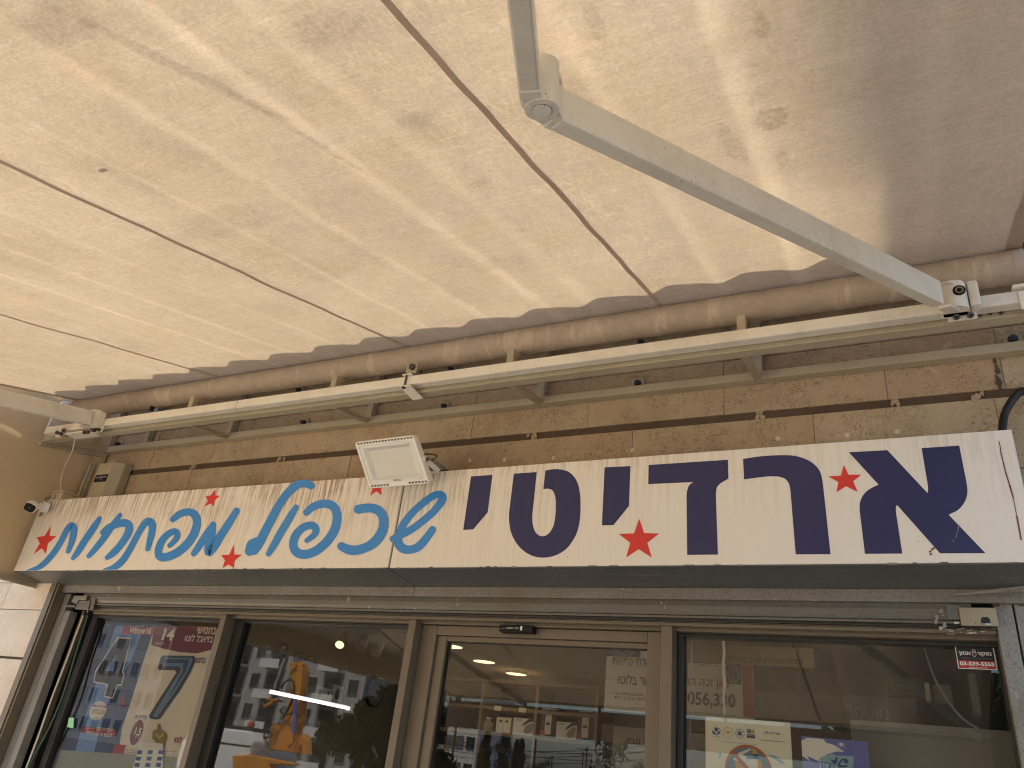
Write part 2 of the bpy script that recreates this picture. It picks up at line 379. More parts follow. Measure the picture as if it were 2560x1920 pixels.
g = G('lamp_lens'); c = g.coord(kind='Generated')
g.pbr(g.mix(g.ramp(g.noise(g.coord((1, 1, 1)), 300, 1), [(.4, 0), (.6, 1)]), (.54, .52, .46), (.58, .56, .50)), .22, 0)
g = G('lamp_diffuser'); g.pbr((.62, .62, .58), .25)
def emit(name, col, s):
    g = G(name); e = g.n('ShaderNodeEmission'); e.inputs[0].default_value = (*col, 1); e.inputs[1].default_value = s; g.l(e.outputs[0], g.out.inputs[0])
emit('led_white', (.85, .93, 1.0), 1.0)
emit('lamp_warm', (1.0, .78, .42), .7)
g = G('pavement'); c = g.coord((1, 1, 1)); br = g.n('ShaderNodeTexBrick'); g.l(c, br.inputs[0]); br.inputs['Scale'].default_value = 2.5
br.inputs['Color1'].default_value = (.66, .57, .43, 1); br.inputs['Color2'].default_value = (.60, .52, .40, 1); br.inputs['Mortar'].default_value = (.12, .1, .08, 1); br.inputs['Mortar Size'].default_value = .01
g.pbr(g.mix(g.noise(c, 3, 5), br.outputs[0], (.52, .44, .33)), .85)

# ------------------------------------------------------------------ object helpers
def tag(o, label=None, cat=None, group=None, kind=None):
    for k, v in (('label', label), ('category', cat), ('group', group), ('kind', kind)):
        if v: o[k] = v
    return o
def thing(name, label, cat, loc=(0, 0, 0), group=None):
    o = bpy.data.objects.new(name, None); COL.objects.link(o); o.location = loc; o.empty_display_size = .05
    return tag(o, label, cat, group)
def wloc(o):
    v = Vector((0, 0, 0))
    while o: v += o.location; o = o.parent
    return v
class MB:
    def __init__(s): s.v = []; s.f = []; s.mi = []; s.mats = []; s.sm = []
    def m(s, name):
        if name not in s.mats: s.mats.append(name)
        return s.mats.index(name)
    def add(s, vs_, fs_, mat, smooth=False):
        b = len(s.v); s.v += [Vector(q) for q in vs_]; k = s.m(mat)
        for f_ in fs_: s.f.append([b + i for i in f_]); s.mi.append(k); s.sm.append(smooth)
        return s
    def box(s, x0, x1, y0, y1, z0, z1, mat='white_paint'):
        return s.add([(a, b, c) for a in (x0, x1) for b in (y0, y1) for c in (z0, z1)],
            [(0, 1, 3, 2), (4, 6, 7, 5), (0, 4, 5, 1), (2, 3, 7, 6), (0, 2, 6, 4), (1, 5, 7, 3)], mat)
    def bar(s, p, q, w, h, mat, up=(0, 0, 1), w2=None, h2=None):
        p = Vector(p); q = Vector(q); d = (q - p).normalized(); a = d.cross(Vector(up)).normalized(); b = a.cross(d)
        w2 = w2 or w; h2 = h2 or h; vs_ = []
        for c_, ww, hh in ((p, w, h), (q, w2, h2)):
            for i, j in ((-1, -1), (1, -1), (1, 1), (-1, 1)): vs_.append(c_ + a * i * ww / 2 + b * j * hh / 2)
        return s.add(vs_, [(3, 2, 1, 0), (4, 5, 6, 7), (0, 1, 5, 4), (1, 2, 6, 5), (2, 3, 7, 6), (3, 0, 4, 7)], mat)
    def tube(s, pts, r, mat, n=12, cap=True):
        pts = [Vector(p) for p in pts]; rs = r if hasattr(r, '__len__') else [r] * len(pts); vs_ = []; fs_ = []
        up = Vector((0, 0, 1))
        for i, p in enumerate(pts):
            d = (pts[min(i + 1, len(pts) - 1)] - pts[max(i - 1, 0)]).normalized()
            if abs(d.dot(up)) > .97: up = Vector((1, 0, 0))
            a = d.cross(up).normalized(); b = a.cross(d).normalized(); up = b
            for k in range(n):
                t = 2 * math.pi * k / n; vs_.append(p + (a * math.cos(t) + b * math.sin(t)) * rs[i])
        for i in range(len(pts) - 1):
            for k in range(n):
                k2 = (k + 1) % n; fs_.append((i * n + k2, i * n + k, (i + 1) * n + k, (i + 1) * n + k2))
        s.add(vs_, fs_, mat, n > 8)
        if cap:
            s.add(vs_[:n], [tuple(range(n))], mat); s.add(vs_[-n:], [tuple(range(n))[::-1]], mat)
        return s
    def cyl(s, p, q, r, mat, n=20): return s.tube([p, q], r, mat, n)
    def prism(s, pts, d, mat):        # closed polygon (3D points) pushed along vector d
        n = len(pts); d = Vector(d); a = [Vector(p) for p in pts]
        return s.add(a + [p + d for p in a], [tuple(range(n))[::-1], tuple(range(n, 2 * n))] + [(i, (i + 1) % n, n + (i + 1) % n, n + i) for i in range(n)], mat)
    def build(s, name, parent=None, bevel=0, label=None, fix=True):
        me = bpy.data.meshes.new(name); o = bpy.data.objects.new(name, me); COL.objects.link(o)
        off = wloc(parent) if parent else Vector((0, 0, 0))
        if parent: o.parent = parent
        me.from_pydata([tuple(v - off) for v in s.v], [], s.f)
        for m_ in s.mats: me.materials.append(MATS[m_])
        me.polygons.foreach_set('material_index', s.mi); me.polygons.foreach_set('use_smooth', s.sm)
        if fix:
            bm = bmesh.new(); bm.from_mesh(me); bmesh.ops.recalc_face_normals(bm, faces=bm.faces); bm.to_mesh(me); bm.free()
        if bevel:
            bv = o.modifiers.new('bevel', 'BEVEL'); bv.width = bevel; bv.segments = 2; bv.limit_method = 'ANGLE'
        if label: o['label'] = label
        return o

_tc = {}
def glyphs(body, bold=0):
    k = (body, bold)
    if k not in _tc:
        cu = bpy.data.curves.new('t', 'FONT'); cu.body = body; cu.offset = bold; cu.resolution_u = 3
        o = bpy.data.objects.new('t', cu); COL.objects.link(o)
        dg = bpy.context.evaluated_depsgraph_get(); me = o.evaluated_get(dg).to_mesh()
        vs_ = [(v.co.x, v.co.y) for v in me.vertices]; fs_ = [tuple(p.vertices) for p in me.polygons]
        o.evaluated_get(dg).to_mesh_clear(); bpy.data.objects.remove(o); bpy.data.curves.remove(cu)
        _tc[k] = (vs_, fs_)
    return _tc[k]
def heb(t): return t[::-1]
def text(mb, body, p0, p1, y, mat, bold=0.01, axis='x', xc=None):
    """fit text in a rectangle p0 (left, bottom) .. p1 (right, top) of the plane y (or x = xc)"""
    vs_, fs_ = glyphs(body, bold)
    if not vs_: return
    x0 = min(v[0] for v in vs_); x1 = max(v[0] for v in vs_); z0 = min(v[1] for v in vs_); z1 = max(v[1] for v in vs_)
    sx = (p1[0] - p0[0]) / (x1 - x0); sz = (p1[1] - p0[1]) / (z1 - z0)
    mb.add([(p0[0] + (a - x0) * sx, y, p0[1] + (b - z0) * sz) for a, b in vs_], fs_, mat)

def smooth_path(pts, n=6):
    out = []; k = len(pts)
    for i in range(k - 1):
        p0 = pts[max(i - 1, 0)]; p1 = pts[i]; p2 = pts[i + 1]; p3 = pts[min(i + 2, k - 1)]
        for j in range(n):
            t = j / n
            out.append(tuple(.5 * ((2 * b) + (-a + c) * t + (2 * a - 5 * b + 4 * c - d) * t * t + (-a + 3 * b - 3 * c + d) * t ** 3) for a, b, c, d in zip(p0, p1, p2, p3)))
    out.append(tuple(pts[-1])); return out

# ------------------------------------------------------------------ ground
MB().box(-120, 120, -160, -13, -.32, -.14, 'asphalt').build('road').__setitem__('kind', 'structure')
MB().box(-120, 120, -13, 0.0, -.3, 0, 'pavement').build('pavement').__setitem__('kind', 'structure')

# ------------------------------------------------------------------ facade
fac = thing('building_facade', 'honey limestone shopfront wall of long thin blocks behind the awning frame and the sign', 'facade')
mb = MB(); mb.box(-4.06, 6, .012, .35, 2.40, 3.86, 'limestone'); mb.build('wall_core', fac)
GZ = (2.905, 2.935)
zs = [2.42, 2.66, 2.905]; courses = [(2.42, 2.667), (2.670, 2.905), (2.935, 3.157), (3.161, 3.395), (3.398, 3.63), (3.634, 3.86)]
def px_x(u, v): return P(u, v, y=0).x
joints = {1: [px_x(870, 1180), px_x(1580, 1120), px_x(2032, 1040), px_x(2510, 1120), px_x(660, 1200), -3.2, -3.62],
          2: [px_x(530, 1140), px_x(700, 1120), px_x(1180, 1070), px_x(1470, 1040), px_x(2215, 960), px_x(1810, 1000), px_x(2500, 900), -3.15, -3.55],
          3: [px_x(720, 1060), px_x(1195, 1000), px_x(1475, 985), px_x(1808, 930), px_x(2205, 870), -2.5, -3.3, -1.9],
          4: [px_x(1913, 880), px_x(2323, 830), -1.2, -1.8, -2.6, -3.3, -.1]}
mb = MB()
for ci, (z0, z1) in enumerate(courses):
    js = sorted(set(joints.get(ci, [])) | {-3.93})
    js = [j for j in js if j >= -3.93]
    base = js[-1]
    if ci not in joints: js = [-3.93 + .2 * (ci % 2)] ; base = js[0]
    while js[-1] < 6: js.append(js[-1] + random.uniform(.42, .62))
    if js[0] > -3.93: js = [-3.93] + js
    for a, b in zip(js, js[1:]):
        if b - a < .02: continue
        dy = random.uniform(-.0015, .0015)
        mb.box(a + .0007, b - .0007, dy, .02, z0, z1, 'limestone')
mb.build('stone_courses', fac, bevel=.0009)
mb = MB(); mb.box(-3.75, 6, .006, .014, GZ[0] + .001, GZ[1] - .001, 'mortar_dark')
for u_, v_ in ((487, 1165), (697, 1147), (1332, 1085), (1900, 1035), (2235, 995), (2440, 975)):
    x_ = px_x(u_, v_)
    for k in range(6):
        a = x_ + random.gauss(0, .012); w_ = random.uniform(.006, .014); zc_ = GZ[0] + random.uniform(.004, .026)
        mb.prism([(a + math.cos(t * .7) * w_ * random.uniform(.3, .8), .0025 - .0005 * k, zc_ + math.sin(t * .7) * .012 * random.uniform(.5, 1.2)) for t in range(9)], (0, .006, 0), 'limestone')
mb.build('wide_joint', fac)
# small round stone plugs over the sign
for k, (u_, v_) in enumerate(((1945, 1097), (2117, 1088), (1385, 1145), (1582, 1126), (2243, 1080), (1175, 1152), (1262, 1150))):
    c_ = P(u_, v_, y=0); rr = .0095
    mb = MB(); pts = [(c_.x + math.cos(t * .63 + k) * rr * random.uniform(.8, 1.1), -.003, c_.z + math.sin(t * .63 + k) * rr * random.uniform(.8, 1.05)) for t in range(10)]
    mb.prism(pts, (0, .006, 0), 'limestone_pale'); mb.build('plug', fac)

pier = thing('stone_pier', 'pale stone pier left of the shop window below the side screen', 'wall')
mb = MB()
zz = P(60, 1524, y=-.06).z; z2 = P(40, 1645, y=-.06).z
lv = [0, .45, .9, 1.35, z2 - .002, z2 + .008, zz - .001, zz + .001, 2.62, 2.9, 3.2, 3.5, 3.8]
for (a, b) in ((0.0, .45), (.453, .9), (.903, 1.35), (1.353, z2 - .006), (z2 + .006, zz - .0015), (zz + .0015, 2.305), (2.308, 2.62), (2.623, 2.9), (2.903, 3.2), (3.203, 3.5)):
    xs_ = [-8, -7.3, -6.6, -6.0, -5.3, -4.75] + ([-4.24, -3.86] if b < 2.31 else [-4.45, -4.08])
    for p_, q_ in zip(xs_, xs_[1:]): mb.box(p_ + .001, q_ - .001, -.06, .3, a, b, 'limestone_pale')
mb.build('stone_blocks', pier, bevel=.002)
mb = MB(); mb.box(-8, -3.861, -.045, .29, 0, 2.30, 'mortar_dark'); mb.box(-8, -4.09, -.045, .29, 2.3005, 3.5, 'mortar_dark'); mb.build('mortar', pier)
mb = MB()
for (a, b) in ((0, .9), (.903, z2), (z2 + .004, 2.30)): mb.box(-3.8585, -3.835, -.056, .05, a, b, 'limestone')
mb.build('return_stone', pier, bevel=.002)
mb = MB(); mb.box(-3.885, -3.845, -.066, -.0605, 0, 2.31, 'bronze_frame'); mb.box(-3.8335, -3.8295, -.06, .03, 0, 2.31, 'bronze_frame')
mb.build('corner_strip', pier, label='thin brown metal edging down the corner of the pier')

# right of the shop
mb = MB()
for (a, b) in ((0, .5), (.503, 1.0), (1.003, 1.5), (1.503, 2.0), (2.003, 2.415)):
    for p_, q_ in ((.36, .9), (.9, 1.5), (1.5, 2.1), (2.1, 2.7), (2.7, 6)): mb.box(p_ + .0015, q_ - .0015, 0, .3, a, b, 'limestone')
mb.build('lower_blocks', fac, bevel=.002)

mb = MB(); mb.box(-8, 6, .003, 5.6, 3.862, 3.98, 'building_stone'); mb.build('roof_slab', fac)
mb = MB(); mb.box(-8, 6, 5.3, 5.6, 0, 3.86, 'building_stone'); mb.box(-8, -7.8, .32, 5.29, 0, 3.86, 'building_stone'); mb.box(5.8, 6, .36, 5.29, 0, 3.86, 'building_stone'); mb.build('outer_wall', fac)

# ------------------------------------------------------------------ shop sign
YS = -.22
sgn = thing('shop_sign', 'long white shop sign with navy and blue Hebrew lettering and red stars', 'sign', (-1.8, YS, 2.33))
xl = P(33, 1429, y=YS).x; xr = P(2529, 1076, y=YS).x; zb = P(1280, 1416, y=YS).z; zt_ = P(1280, 1166, y=YS).z
xj = (P(1010, 1175, y=YS).x + P(984, 1414, y=YS).x) / 2
mb = MB(); mb.box(xl, xj - .0012, YS, YS + .02, zb, zt_, 'sign_white'); mb.build('face_panel', sgn, bevel=.0012)
mb = MB(); mb.box(xj + .0012, xr, YS - .001, YS + .02, zb - .001, zt_ + .001, 'sign_white'); mb.build('face_panel', sgn, bevel=.0012)
mb = MB(); mb.box(xl + .002, xr - .003, YS + .021, -.004, zb + .005, zt_ - .005, 'galvanised_flat'); mb.build('sign_body', sgn)
zs_ = P(1300, 1468, y=-.035).z
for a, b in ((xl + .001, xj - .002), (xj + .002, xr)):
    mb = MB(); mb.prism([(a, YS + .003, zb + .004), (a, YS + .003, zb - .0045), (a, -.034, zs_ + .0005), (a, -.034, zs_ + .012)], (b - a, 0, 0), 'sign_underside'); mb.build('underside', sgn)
mb = MB(); mb.box(xj - .006, xj - .001, YS - .0022, YS + .001, zb, zt_, 'ink_grey'); mb.build('panel_joint', sgn)
# worn edge where the vinyl has flaked
mb = MB()
x_ = xl
while x_ < xr:
    w_ = random.uniform(.01, .05)
    if random.random() < .3: mb.box(x_, x_ + w_ * .6, YS - .0016, YS + .003, zb - .0045, zb + random.uniform(-.001, .0015), random.choice(('sign_underside', 'sign_underside', 'ink_grey'))); mb.build('paint_chip', sgn); mb = MB()
    x_ += w_

def polyletter(name, pts, n=0, off=.0016, mat='vinyl_navy', sm=None):
    q = [P(u_, v_, y=YS - off) for u_, v_ in pts]
    mb = MB(); mb.prism(q, (0, off - .0006, 0), mat)
    return mb.build(name, sgn)
def z6(*p): return [(1800 + x_ * .31646, 1080 + y_ * .31646) for x_, y_ in p]
def z7(*p): return [(1100 + x_ * .31646, 1100 + y_ * .31646) for x_, y_ in p]
def z8(*p): return [(400 + x_ * .33454, 1180 + y_ * .33454, *r_) for x_, y_, *r_ in p]
def z1(*p): return [(x_ * .57866, 1050 + y_ * .57866, *r_) for x_, y_, *r_ in p]
def z2_(*p): return [(x_ * .14467, 1240 + y_ * .14467, *r_) for x_, y_, *r_ in p]
def arc(*p, n=6): return [(a, b) for a, b in smooth_path(p, n)]

polyletter('letter', z6(*([(1018, 160), (1322, 143), (1640, 483), (1645, 445), (1640, 410), (1593, 127), (1890, 107)] + arc((1945, 385), (1955, 460), (1943, 530), (1905, 592), (1860, 628), (1805, 652)) + [(2097, 957), (1738, 958), (1398, 575)] + arc((1398, 575), (1389, 600), (1391, 640)) + [(1440, 960), (1145, 962)] + arc((1103, 620), (1105, 560), (1130, 500), (1175, 455), (1252, 415)))))
polyletter('letter', z6(*(arc((182, 212), (340, 190), (500, 183), (600, 190), (690, 220), (755, 265), (795, 325), (813, 410)) + [(873, 965), (598, 966)] + arc((556, 460), (546, 412), (520, 375), (480, 356), (430, 350), (350, 353), (190, 374)))))
polyletter('letter', z7(*([(1648, 197), (2274, 156), (2278, 304)] + arc((2278, 304), (2212, 345), (2186, 380), (2179, 430)) + [(2195, 905), (1953, 907)] + arc((1948, 430), (1955, 390), (1972, 355), (2000, 332)) + [(1645, 348)])))
polyletter('letter', z7((1300, 216), (1504, 206), (1493, 520), (1370, 672), (1279, 674)))
polyletter('letter', z7(*([(583, 266), (764, 253), (729, 590)] + arc((729, 590), (730, 650), (745, 710), (770, 745), (803, 760), (840, 752), (872, 723), (897, 675), (911, 600), (915, 500), (908, 440), (893, 405), (870, 388), (845, 384), (816, 388)) + [(832, 242)] + arc((832, 242), (890, 231), (950, 232), (1010, 248), (1055, 285), (1087, 340), (1105, 420), (1110, 500), (1105, 620), (1085, 720), (1045, 800), (985, 870), (900, 915), (810, 929), (730, 915), (660, 875), (600, 810), (560, 725), (545, 630), (547, 560)))))
polyletter('letter', z7((245, 288), (414, 275), (377, 570), (262, 706), (183, 710)))
star_pts = [z7((1573, 620), (1612, 735), (1732, 738), (1637, 812), (1673, 928), (1569, 862), (1470, 928), (1503, 812), (1412, 742), (1533, 737)),
            z6((978, 260), (1015, 337), (1118, 337), (1052, 388), (1087, 472), (995, 428), (920, 476), (935, 395), (855, 350), (955, 345)),
            [q[:2] for q in z8((410, 130), (412, 175), (447, 178), (408, 210), (400, 255), (375, 235), (332, 258), (358, 215), (340, 182), (378, 175))],
            [q[:2] for q in z8((552, 543), (553, 617), (610, 617), (556, 662), (550, 716), (510, 690), (466, 717), (485, 660), (457, 620), (515, 620))],
            [q[:2] for q in z8((1627, 52), (1640, 92), (1690, 92), (1650, 123), (1655, 172), (1615, 143), (1568, 177), (1588, 128), (1560, 98), (1605, 93))],
            [q[:2] for q in z2_((880, 520), (850, 690), (968, 695), (825, 820), (788, 995), (722, 898), (580, 1000), (687, 820), (638, 712), (770, 690))]]
for s_ in star_pts: polyletter('star', s_, mat='vinyl_red', off=.0018)

LAYER = [0]
def strokes(name, *paths):
    """brush letter: one mesh, round-ended ribbons each on its own thin layer"""
    mb = MB()
    for pts in paths:
        LAYER[0] = (LAYER[0] + 1) % 4; off = .0014 + .0004 * LAYER[0]
        pth = smooth_path(pts, 8); L_, R_ = [], []
        n = len(pth)
        zlow = zb + .0005
        def pp(u_, v_):
            q = P(u_, v_, y=YS - off)
            if q.z < zlow: q.z = zlow
            return q
        for i, (x_, y_, w_) in enumerate(pth):
            a = pth[max(i - 1, 0)]; b = pth[min(i + 1, n - 1)]; dx, dy = b[0] - a[0], b[1] - a[1]; dl = math.hypot(dx, dy) or 1
            nx, ny = -dy / dl * w_, dx / dl * w_
            L_.append(pp(x_ + nx, y_ + ny)); R_.append(pp(x_ - nx, y_ - ny))
        vs_ = L_ + R_; mb.add(vs_, [(i, i + 1, n + i + 1, n + i) for i in range(n - 1)], 'vinyl_blue')
        for (idx, j) in ((0, 1), (n - 1, n - 2)):
            x_, y_, w_ = pth[idx]; dx, dy = pth[idx][0] - pth[j][0], pth[idx][1] - pth[j][1]; a0_ = math.atan2(dy, dx)
            cp = [pp(x_ + math.cos(a0_ + t) * w_, y_ + math.sin(a0_ + t) * w_) for t in [(-.5 + k / 8) * math.pi for k in range(9)]]
            mb.add(cp, [tuple(range(9))], 'vinyl_blue')
    return mb.build(name, sgn, fix=False)
def W8(pts): return [(a, b, w_ * .33454) for a, b, w_ in z8(*pts)]
def W1(pts): return [(a, b, w_ * .57866) for a, b, w_ in z1(*pts)]
def W2(pts): return [(a, b, w_ * .14467) for a, b, w_ in z2_(*pts)]
strokes('letter', W8([(1738, 500, 24), (1800, 470, 28), (1880, 428, 28), (1965, 365, 28), (2040, 300, 28), (2090, 240, 28)]),
        W8([(2090, 242, 29), (2112, 195, 30), (2095, 168, 28), (2040, 180, 27), (1965, 232, 27), (1885, 305, 27), (1820, 390, 28), (1785, 470, 30), (1782, 530, 33), (1812, 570, 34), (1870, 580, 31), (1930, 558, 32), (1985, 500, 30), (2035, 430, 27)]))
strokes('letter', W8([(1482, 278, 34), (1560, 268, 33), (1620, 282, 34), (1662, 325, 35), (1672, 390, 35), (1650, 460, 36), (1605, 520, 36), (1545, 560, 34), (1470, 583, 35), (1410, 580, 35), (1355, 555, 31)]))
strokes('letter', W8([(1095, 302, 26), (1140, 262, 28), (1200, 240, 30), (1260, 240, 32), (1305, 270, 33), (1323, 330, 33), (1312, 410, 34), (1270, 490, 34), (1205, 560, 34), (1130, 605, 34), (1060, 615, 34), (1012, 590, 33), (995, 540, 31), (1010, 480, 31), (1050, 430, 30), (1100, 402, 29), (1145, 402, 29), (1165, 430, 27), (1155, 465, 24), (1125, 492, 21), (1097, 512, 19)]))
strokes('letter', W8([(1016, 262, 20), (975, 330, 27), (900, 455, 28), (850, 545, 26), (810, 612, 20)]))
strokes('letter', W8([(1128, 102, 28), (1088, 86, 29), (1035, 92, 29), (985, 125, 30), (930, 185, 30), (875, 270, 30), (825, 365, 31), (780, 450, 32), (745, 520, 34), (700, 585, 34)]), W8([(722, 515, 28), (690, 545, 42), (668, 592, 34)]))
strokes('letter', W8([(252, 610, 22), (300, 540, 27), (350, 460, 26), (397, 390, 21)]), W8([(398, 390, 20), (388, 460, 27), (368, 530, 30), (362, 600, 30), (400, 560, 32), (450, 480, 30), (515, 380, 28), (572, 288, 23)]))
strokes('letter', W1([(746, 430, 12), (775, 407, 15), (815, 397, 16), (842, 412, 17), (850, 445, 17), (838, 490, 18), (808, 535, 18), (765, 572, 18), (718, 592, 18), (690, 590, 17), (684, 562, 16), (700, 520, 15), (730, 490, 14), (757, 482, 14), (766, 500, 13), (752, 523, 12), (732, 543, 10)]))
strokes('letter', W1([(637, 558, 10), (648, 515, 13), (657, 470, 15), (652, 442, 16), (632, 440, 15), (608, 470, 13), (583, 515, 13), (556, 565, 13), (525, 610, 14), (490, 638, 13), (455, 648, 8), (438, 651, 3)]))
strokes('letter', W1([(519, 409, 9), (490, 450, 13), (455, 500, 14), (415, 552, 13), (383, 588, 10)]), W1([(445, 486, 13), (470, 465, 15), (505, 450, 16), (540, 445, 17), (558, 460, 17), (550, 495, 16), (520, 540, 15), (490, 573, 15), (463, 594, 11)]))
strokes('letter', W1([(430, 424, 9), (405, 463, 14), (360, 530, 14), (335, 570, 13), (315, 597, 9)]))
strokes('letter', W1([(293, 568, 9), (306, 535, 12), (316, 495, 14), (318, 464, 14), (305, 456, 13), (285, 480, 12), (262, 525, 12), (235, 568, 12), (203, 606, 12), (172, 633, 11), (140, 645, 7), (112, 651, 2)]))
# scuffs on the sign
mb = MB()
def scuff(pts, w_, mat, off=.0042):
    q = [P(a, b, y=YS - off) for a, b in pts]
    for a, b in zip(q, q[1:]):
        ww = w_ * random.uniform(.5, 1.2); mb.add([a + Vector((-ww, 0, 0)), a + Vector((ww, 0, 0)), b + Vector((ww * .8, 0, 0)), b + Vector((-ww * .8, 0, 0))], [(0, 1, 2, 3)], mat)
scuff(z6((1888, 732), (1882, 765), (1870, 810), (1862, 838)), .0016, 'ink_grey'); scuff(z6((1850, 850), (1836, 868)), .0012, 'ink_grey')
mb.build('scuff_mark', sgn, fix=False)
mb = MB(); scuff([(2497, 1102), (2501, 1118), (2502, 1130), (2508, 1155), (2514, 1180), (2524, 1212), (2533, 1243), (2542, 1290), (2553, 1350)], .0018, 'rust', .0022); mb.build('rust_streak', sgn, fix=False)
for a, b in ((1660, 945), (1675, 928), (1688, 918), (1665, 965)):
    mb = MB(); q = z6((a, b))[0]; c_ = P(*q, y=YS - .0022); mb.add([c_ + Vector((math.cos(t) * .0035, 0, math.sin(t) * .003)) for t in (0, 1, 2, 3.2, 4, 5)], [(0, 1, 2, 3, 4, 5)], 'rust'); mb.build('rust_mark', sgn, fix=False)

# ------------------------------------------------------------------ shop front joinery
xL, xR = -3.79, .232
sf = thing('shopfront', 'bronze aluminium shopfront with four glazed bays and a middle door', 'shopfront', (-1.8, .05, 0))
mb = MB(); mb.box(-3.62, .232, .03, .12, 2.176, 2.236, 'bronze_frame'); mb.build('head_rail', sf, bevel=.002)
mb = MB(); mb.box(-3.62, .222, -.004, .0285, 2.186, 2.197, 'bronze_frame'); mb.box(-3.62, .225, .0, .0285, 2.1985, 2.206, 'shutter_metal'); mb.build('drip_profile', sf, bevel=.001)
def win(x0, x1, xm0, ztop, name='window', lab=None, inner=.045, y0=.06):
    w_ = thing(name, None, None, (x0 - sf.location.x, 0, 0)); w_.parent = sf
    if lab: w_['label'] = lab
    mb = MB(); mb.box(x0, x0 + inner, y0, .115, .1, ztop, 'dark_frame'); mb.box(x1 - inner * .55, x1, y0, .115, .1, ztop, 'dark_frame'); mb.box(x0 + inner, x1 - inner * .55, y0 + .002, .115, ztop - .011, ztop, 'dark_frame'); mb.box(x0 + inner, x1 - inner * .55, y0 + .002, .115, .1, .16, 'dark_frame')
    mb.build('frame', w_, bevel=.0015)
    mb = MB(); mb.add([(x0 + inner - .004, YG, .14), (x1 - inner * .55 + .004, YG, .14), (x1 - inner * .55 + .004, YG, ztop - .008), (x0 + inner - .004, YG, ztop - .008)], [(0, 1, 2, 3)], 'shop_glass'); mb.build('pane', w_, fix=False)
    return w_
ZT = 2.1755
win(-3.66, -2.711, 0, ZT, inner=.04); win(-2.679, -1.714, 0, ZT, inner=.05); win(-.682, .2335, 0, ZT, inner=.02)
for a, b in ((-2.711, -2.68), (-1.7135, -1.681), (-.7215, -.684)):
    mb = MB(); mb.box(a, b, 0, .118, .02, 2.1855, 'bronze_frame'); mb.build('mullion', sf, bevel=.0018)
# door
dr = thing('door', None, None, (-1.2 - sf.location.x, .05 - sf.location.y, 0)); dr.parent = sf
mb = MB(); mb.box(-1.6795, -1.612, .048, .12, .02, 2.175, 'bronze_frame'); mb.box(-.781, -.7225, .048, .12, .02, 2.175, 'bronze_frame'); mb.box(-1.6115, -.7815, .0485, .12, 2.140, 2.1745, 'bronze_frame')
mb.build('stile_frame', dr, bevel=.002)
mb = MB(); mb.box(-1.6115, -1.572, .062, .11, .1, 2.1395, 'bronze_frame'); mb.box(-1.5715, -.7815, .062, .11, 2.121, 2.1395, 'bronze_frame'); mb.build('glazing_bead', dr, bevel=.002)
mb = MB(); mb.add([(-1.574, YG + .001, .1), (-.779, YG + .001, .1), (-.779, YG + .001, 2.124), (-1.574, YG + .001, 2.124)], [(0, 1, 2, 3)], 'shop_glass'); mb.build('pane', dr, fix=False)
mb = MB(); mb.box(-1.574, -.7815, .0785, .0795, 2.118, 2.1208, 'black_rubber'); mb.box(-1.5745, -1.5705, .077, .0785, .1, 2.12, 'black_rubber'); mb.build('gasket', dr)
sen = thing('door_sensor', 'small black motion sensor box with white lettering above the door', 'sensor', (-1.24, .03, 2.165))
p0 = P(1252, 1570, y=.02); mb = MB(); mb.box(-1.325, -1.192, .012, .0475, 2.152, 2.178, 'black_plastic'); mb.build('housing', sen, bevel=.003)
mb = MB(); text(mb, heb('פאר אגמון'), (P(1266, 1572, y=.01).x, 2.162), (P(1298, 1572, y=.01).x, 2.168), .0112, 'paper_white', .01)
mb.box(P(1300, 1572, y=.01).x, P(1305, 1572, y=.01).x, .0108, .0116, 2.159, 2.174, 'paper_white'); mb.box(P(1252, 1572, y=.01).x, P(1264, 1572, y=.01).x, .0108, .0116, 2.163, 2.1645, 'ink_grey'); mb.build('lettering', sen)

# roller shutter
rs = thing('roller_shutter', 'grey metal roller shutter, raised, its last slat hanging above the windows', 'shutter', (-1.8, -.02, 2.2))
mb = MB(); prof = [(-.020, 2.274), (-.026, 2.262), (-.029, 2.246), (-.028, 2.230), (-.022, 2.218), (-.018, 2.2165)]
x0, x1 = -3.66, .170
n = len(prof); mb.add([(x_, a, b) for x_ in (x0, x1) for a, b in prof + [(-.008, 2.2165), (-.008, 2.274)]], [(i, (i + 1), n + 2 + i + 1, n + 2 + i) for i in range(n + 1)] + [tuple(range(n + 2)), tuple(range(n + 2, 2 * n + 4))], 'shutter_metal', False)
mb.build('slat', rs, label='last slat of the raised shutter')
mb = MB(); mb.box(-3.68, .215, -.027, -.006, 2.2075, 2.2155, 'shutter_metal'); mb.box(-3.68, .21, -.018, -.006, 2.2, 2.207, 'dark_frame'); mb.build('bottom_bar', rs, bevel=.0015)
mb = MB(); mb.box(-3.70, .215, -.012, .03, 2.2755, 2.2995, 'dark_frame'); mb.build('upper_slat', rs)
mb = MB(); prof = [(P(1300, 1468, y=-.035).z, -.035), (P(1300, 1493, y=-.035).z, -.036)]
zt1, zb1 = prof[0][0], prof[1][0]
mb.box(-3.86, xj - .001, -.035, -.018, zb1, zt1, 'galvanised_flat'); mb.box(xj + .001, .30, -.036, -.018, zb1 - .001, zt1, 'galvanised_flat')
for dx in (.012, .028, .06, .078): 
    x_ = xj - dx - .02; mb.add([(x_ + math.cos(t) * .002, -.0362, (zb1 + zt1) / 2 + math.sin(t) * .002) for t in (0, 1, 2, 3, 4, 5)], [(0, 1, 2, 3, 4, 5)], 'ink_black')
mb.build('hood_strip', rs, bevel=.001)
def railL(x0, x1, y0, mat='galvanised'):
    mb = MB(); mb.box(x0, x1, y0, .03, 0, 2.262, mat); return mb
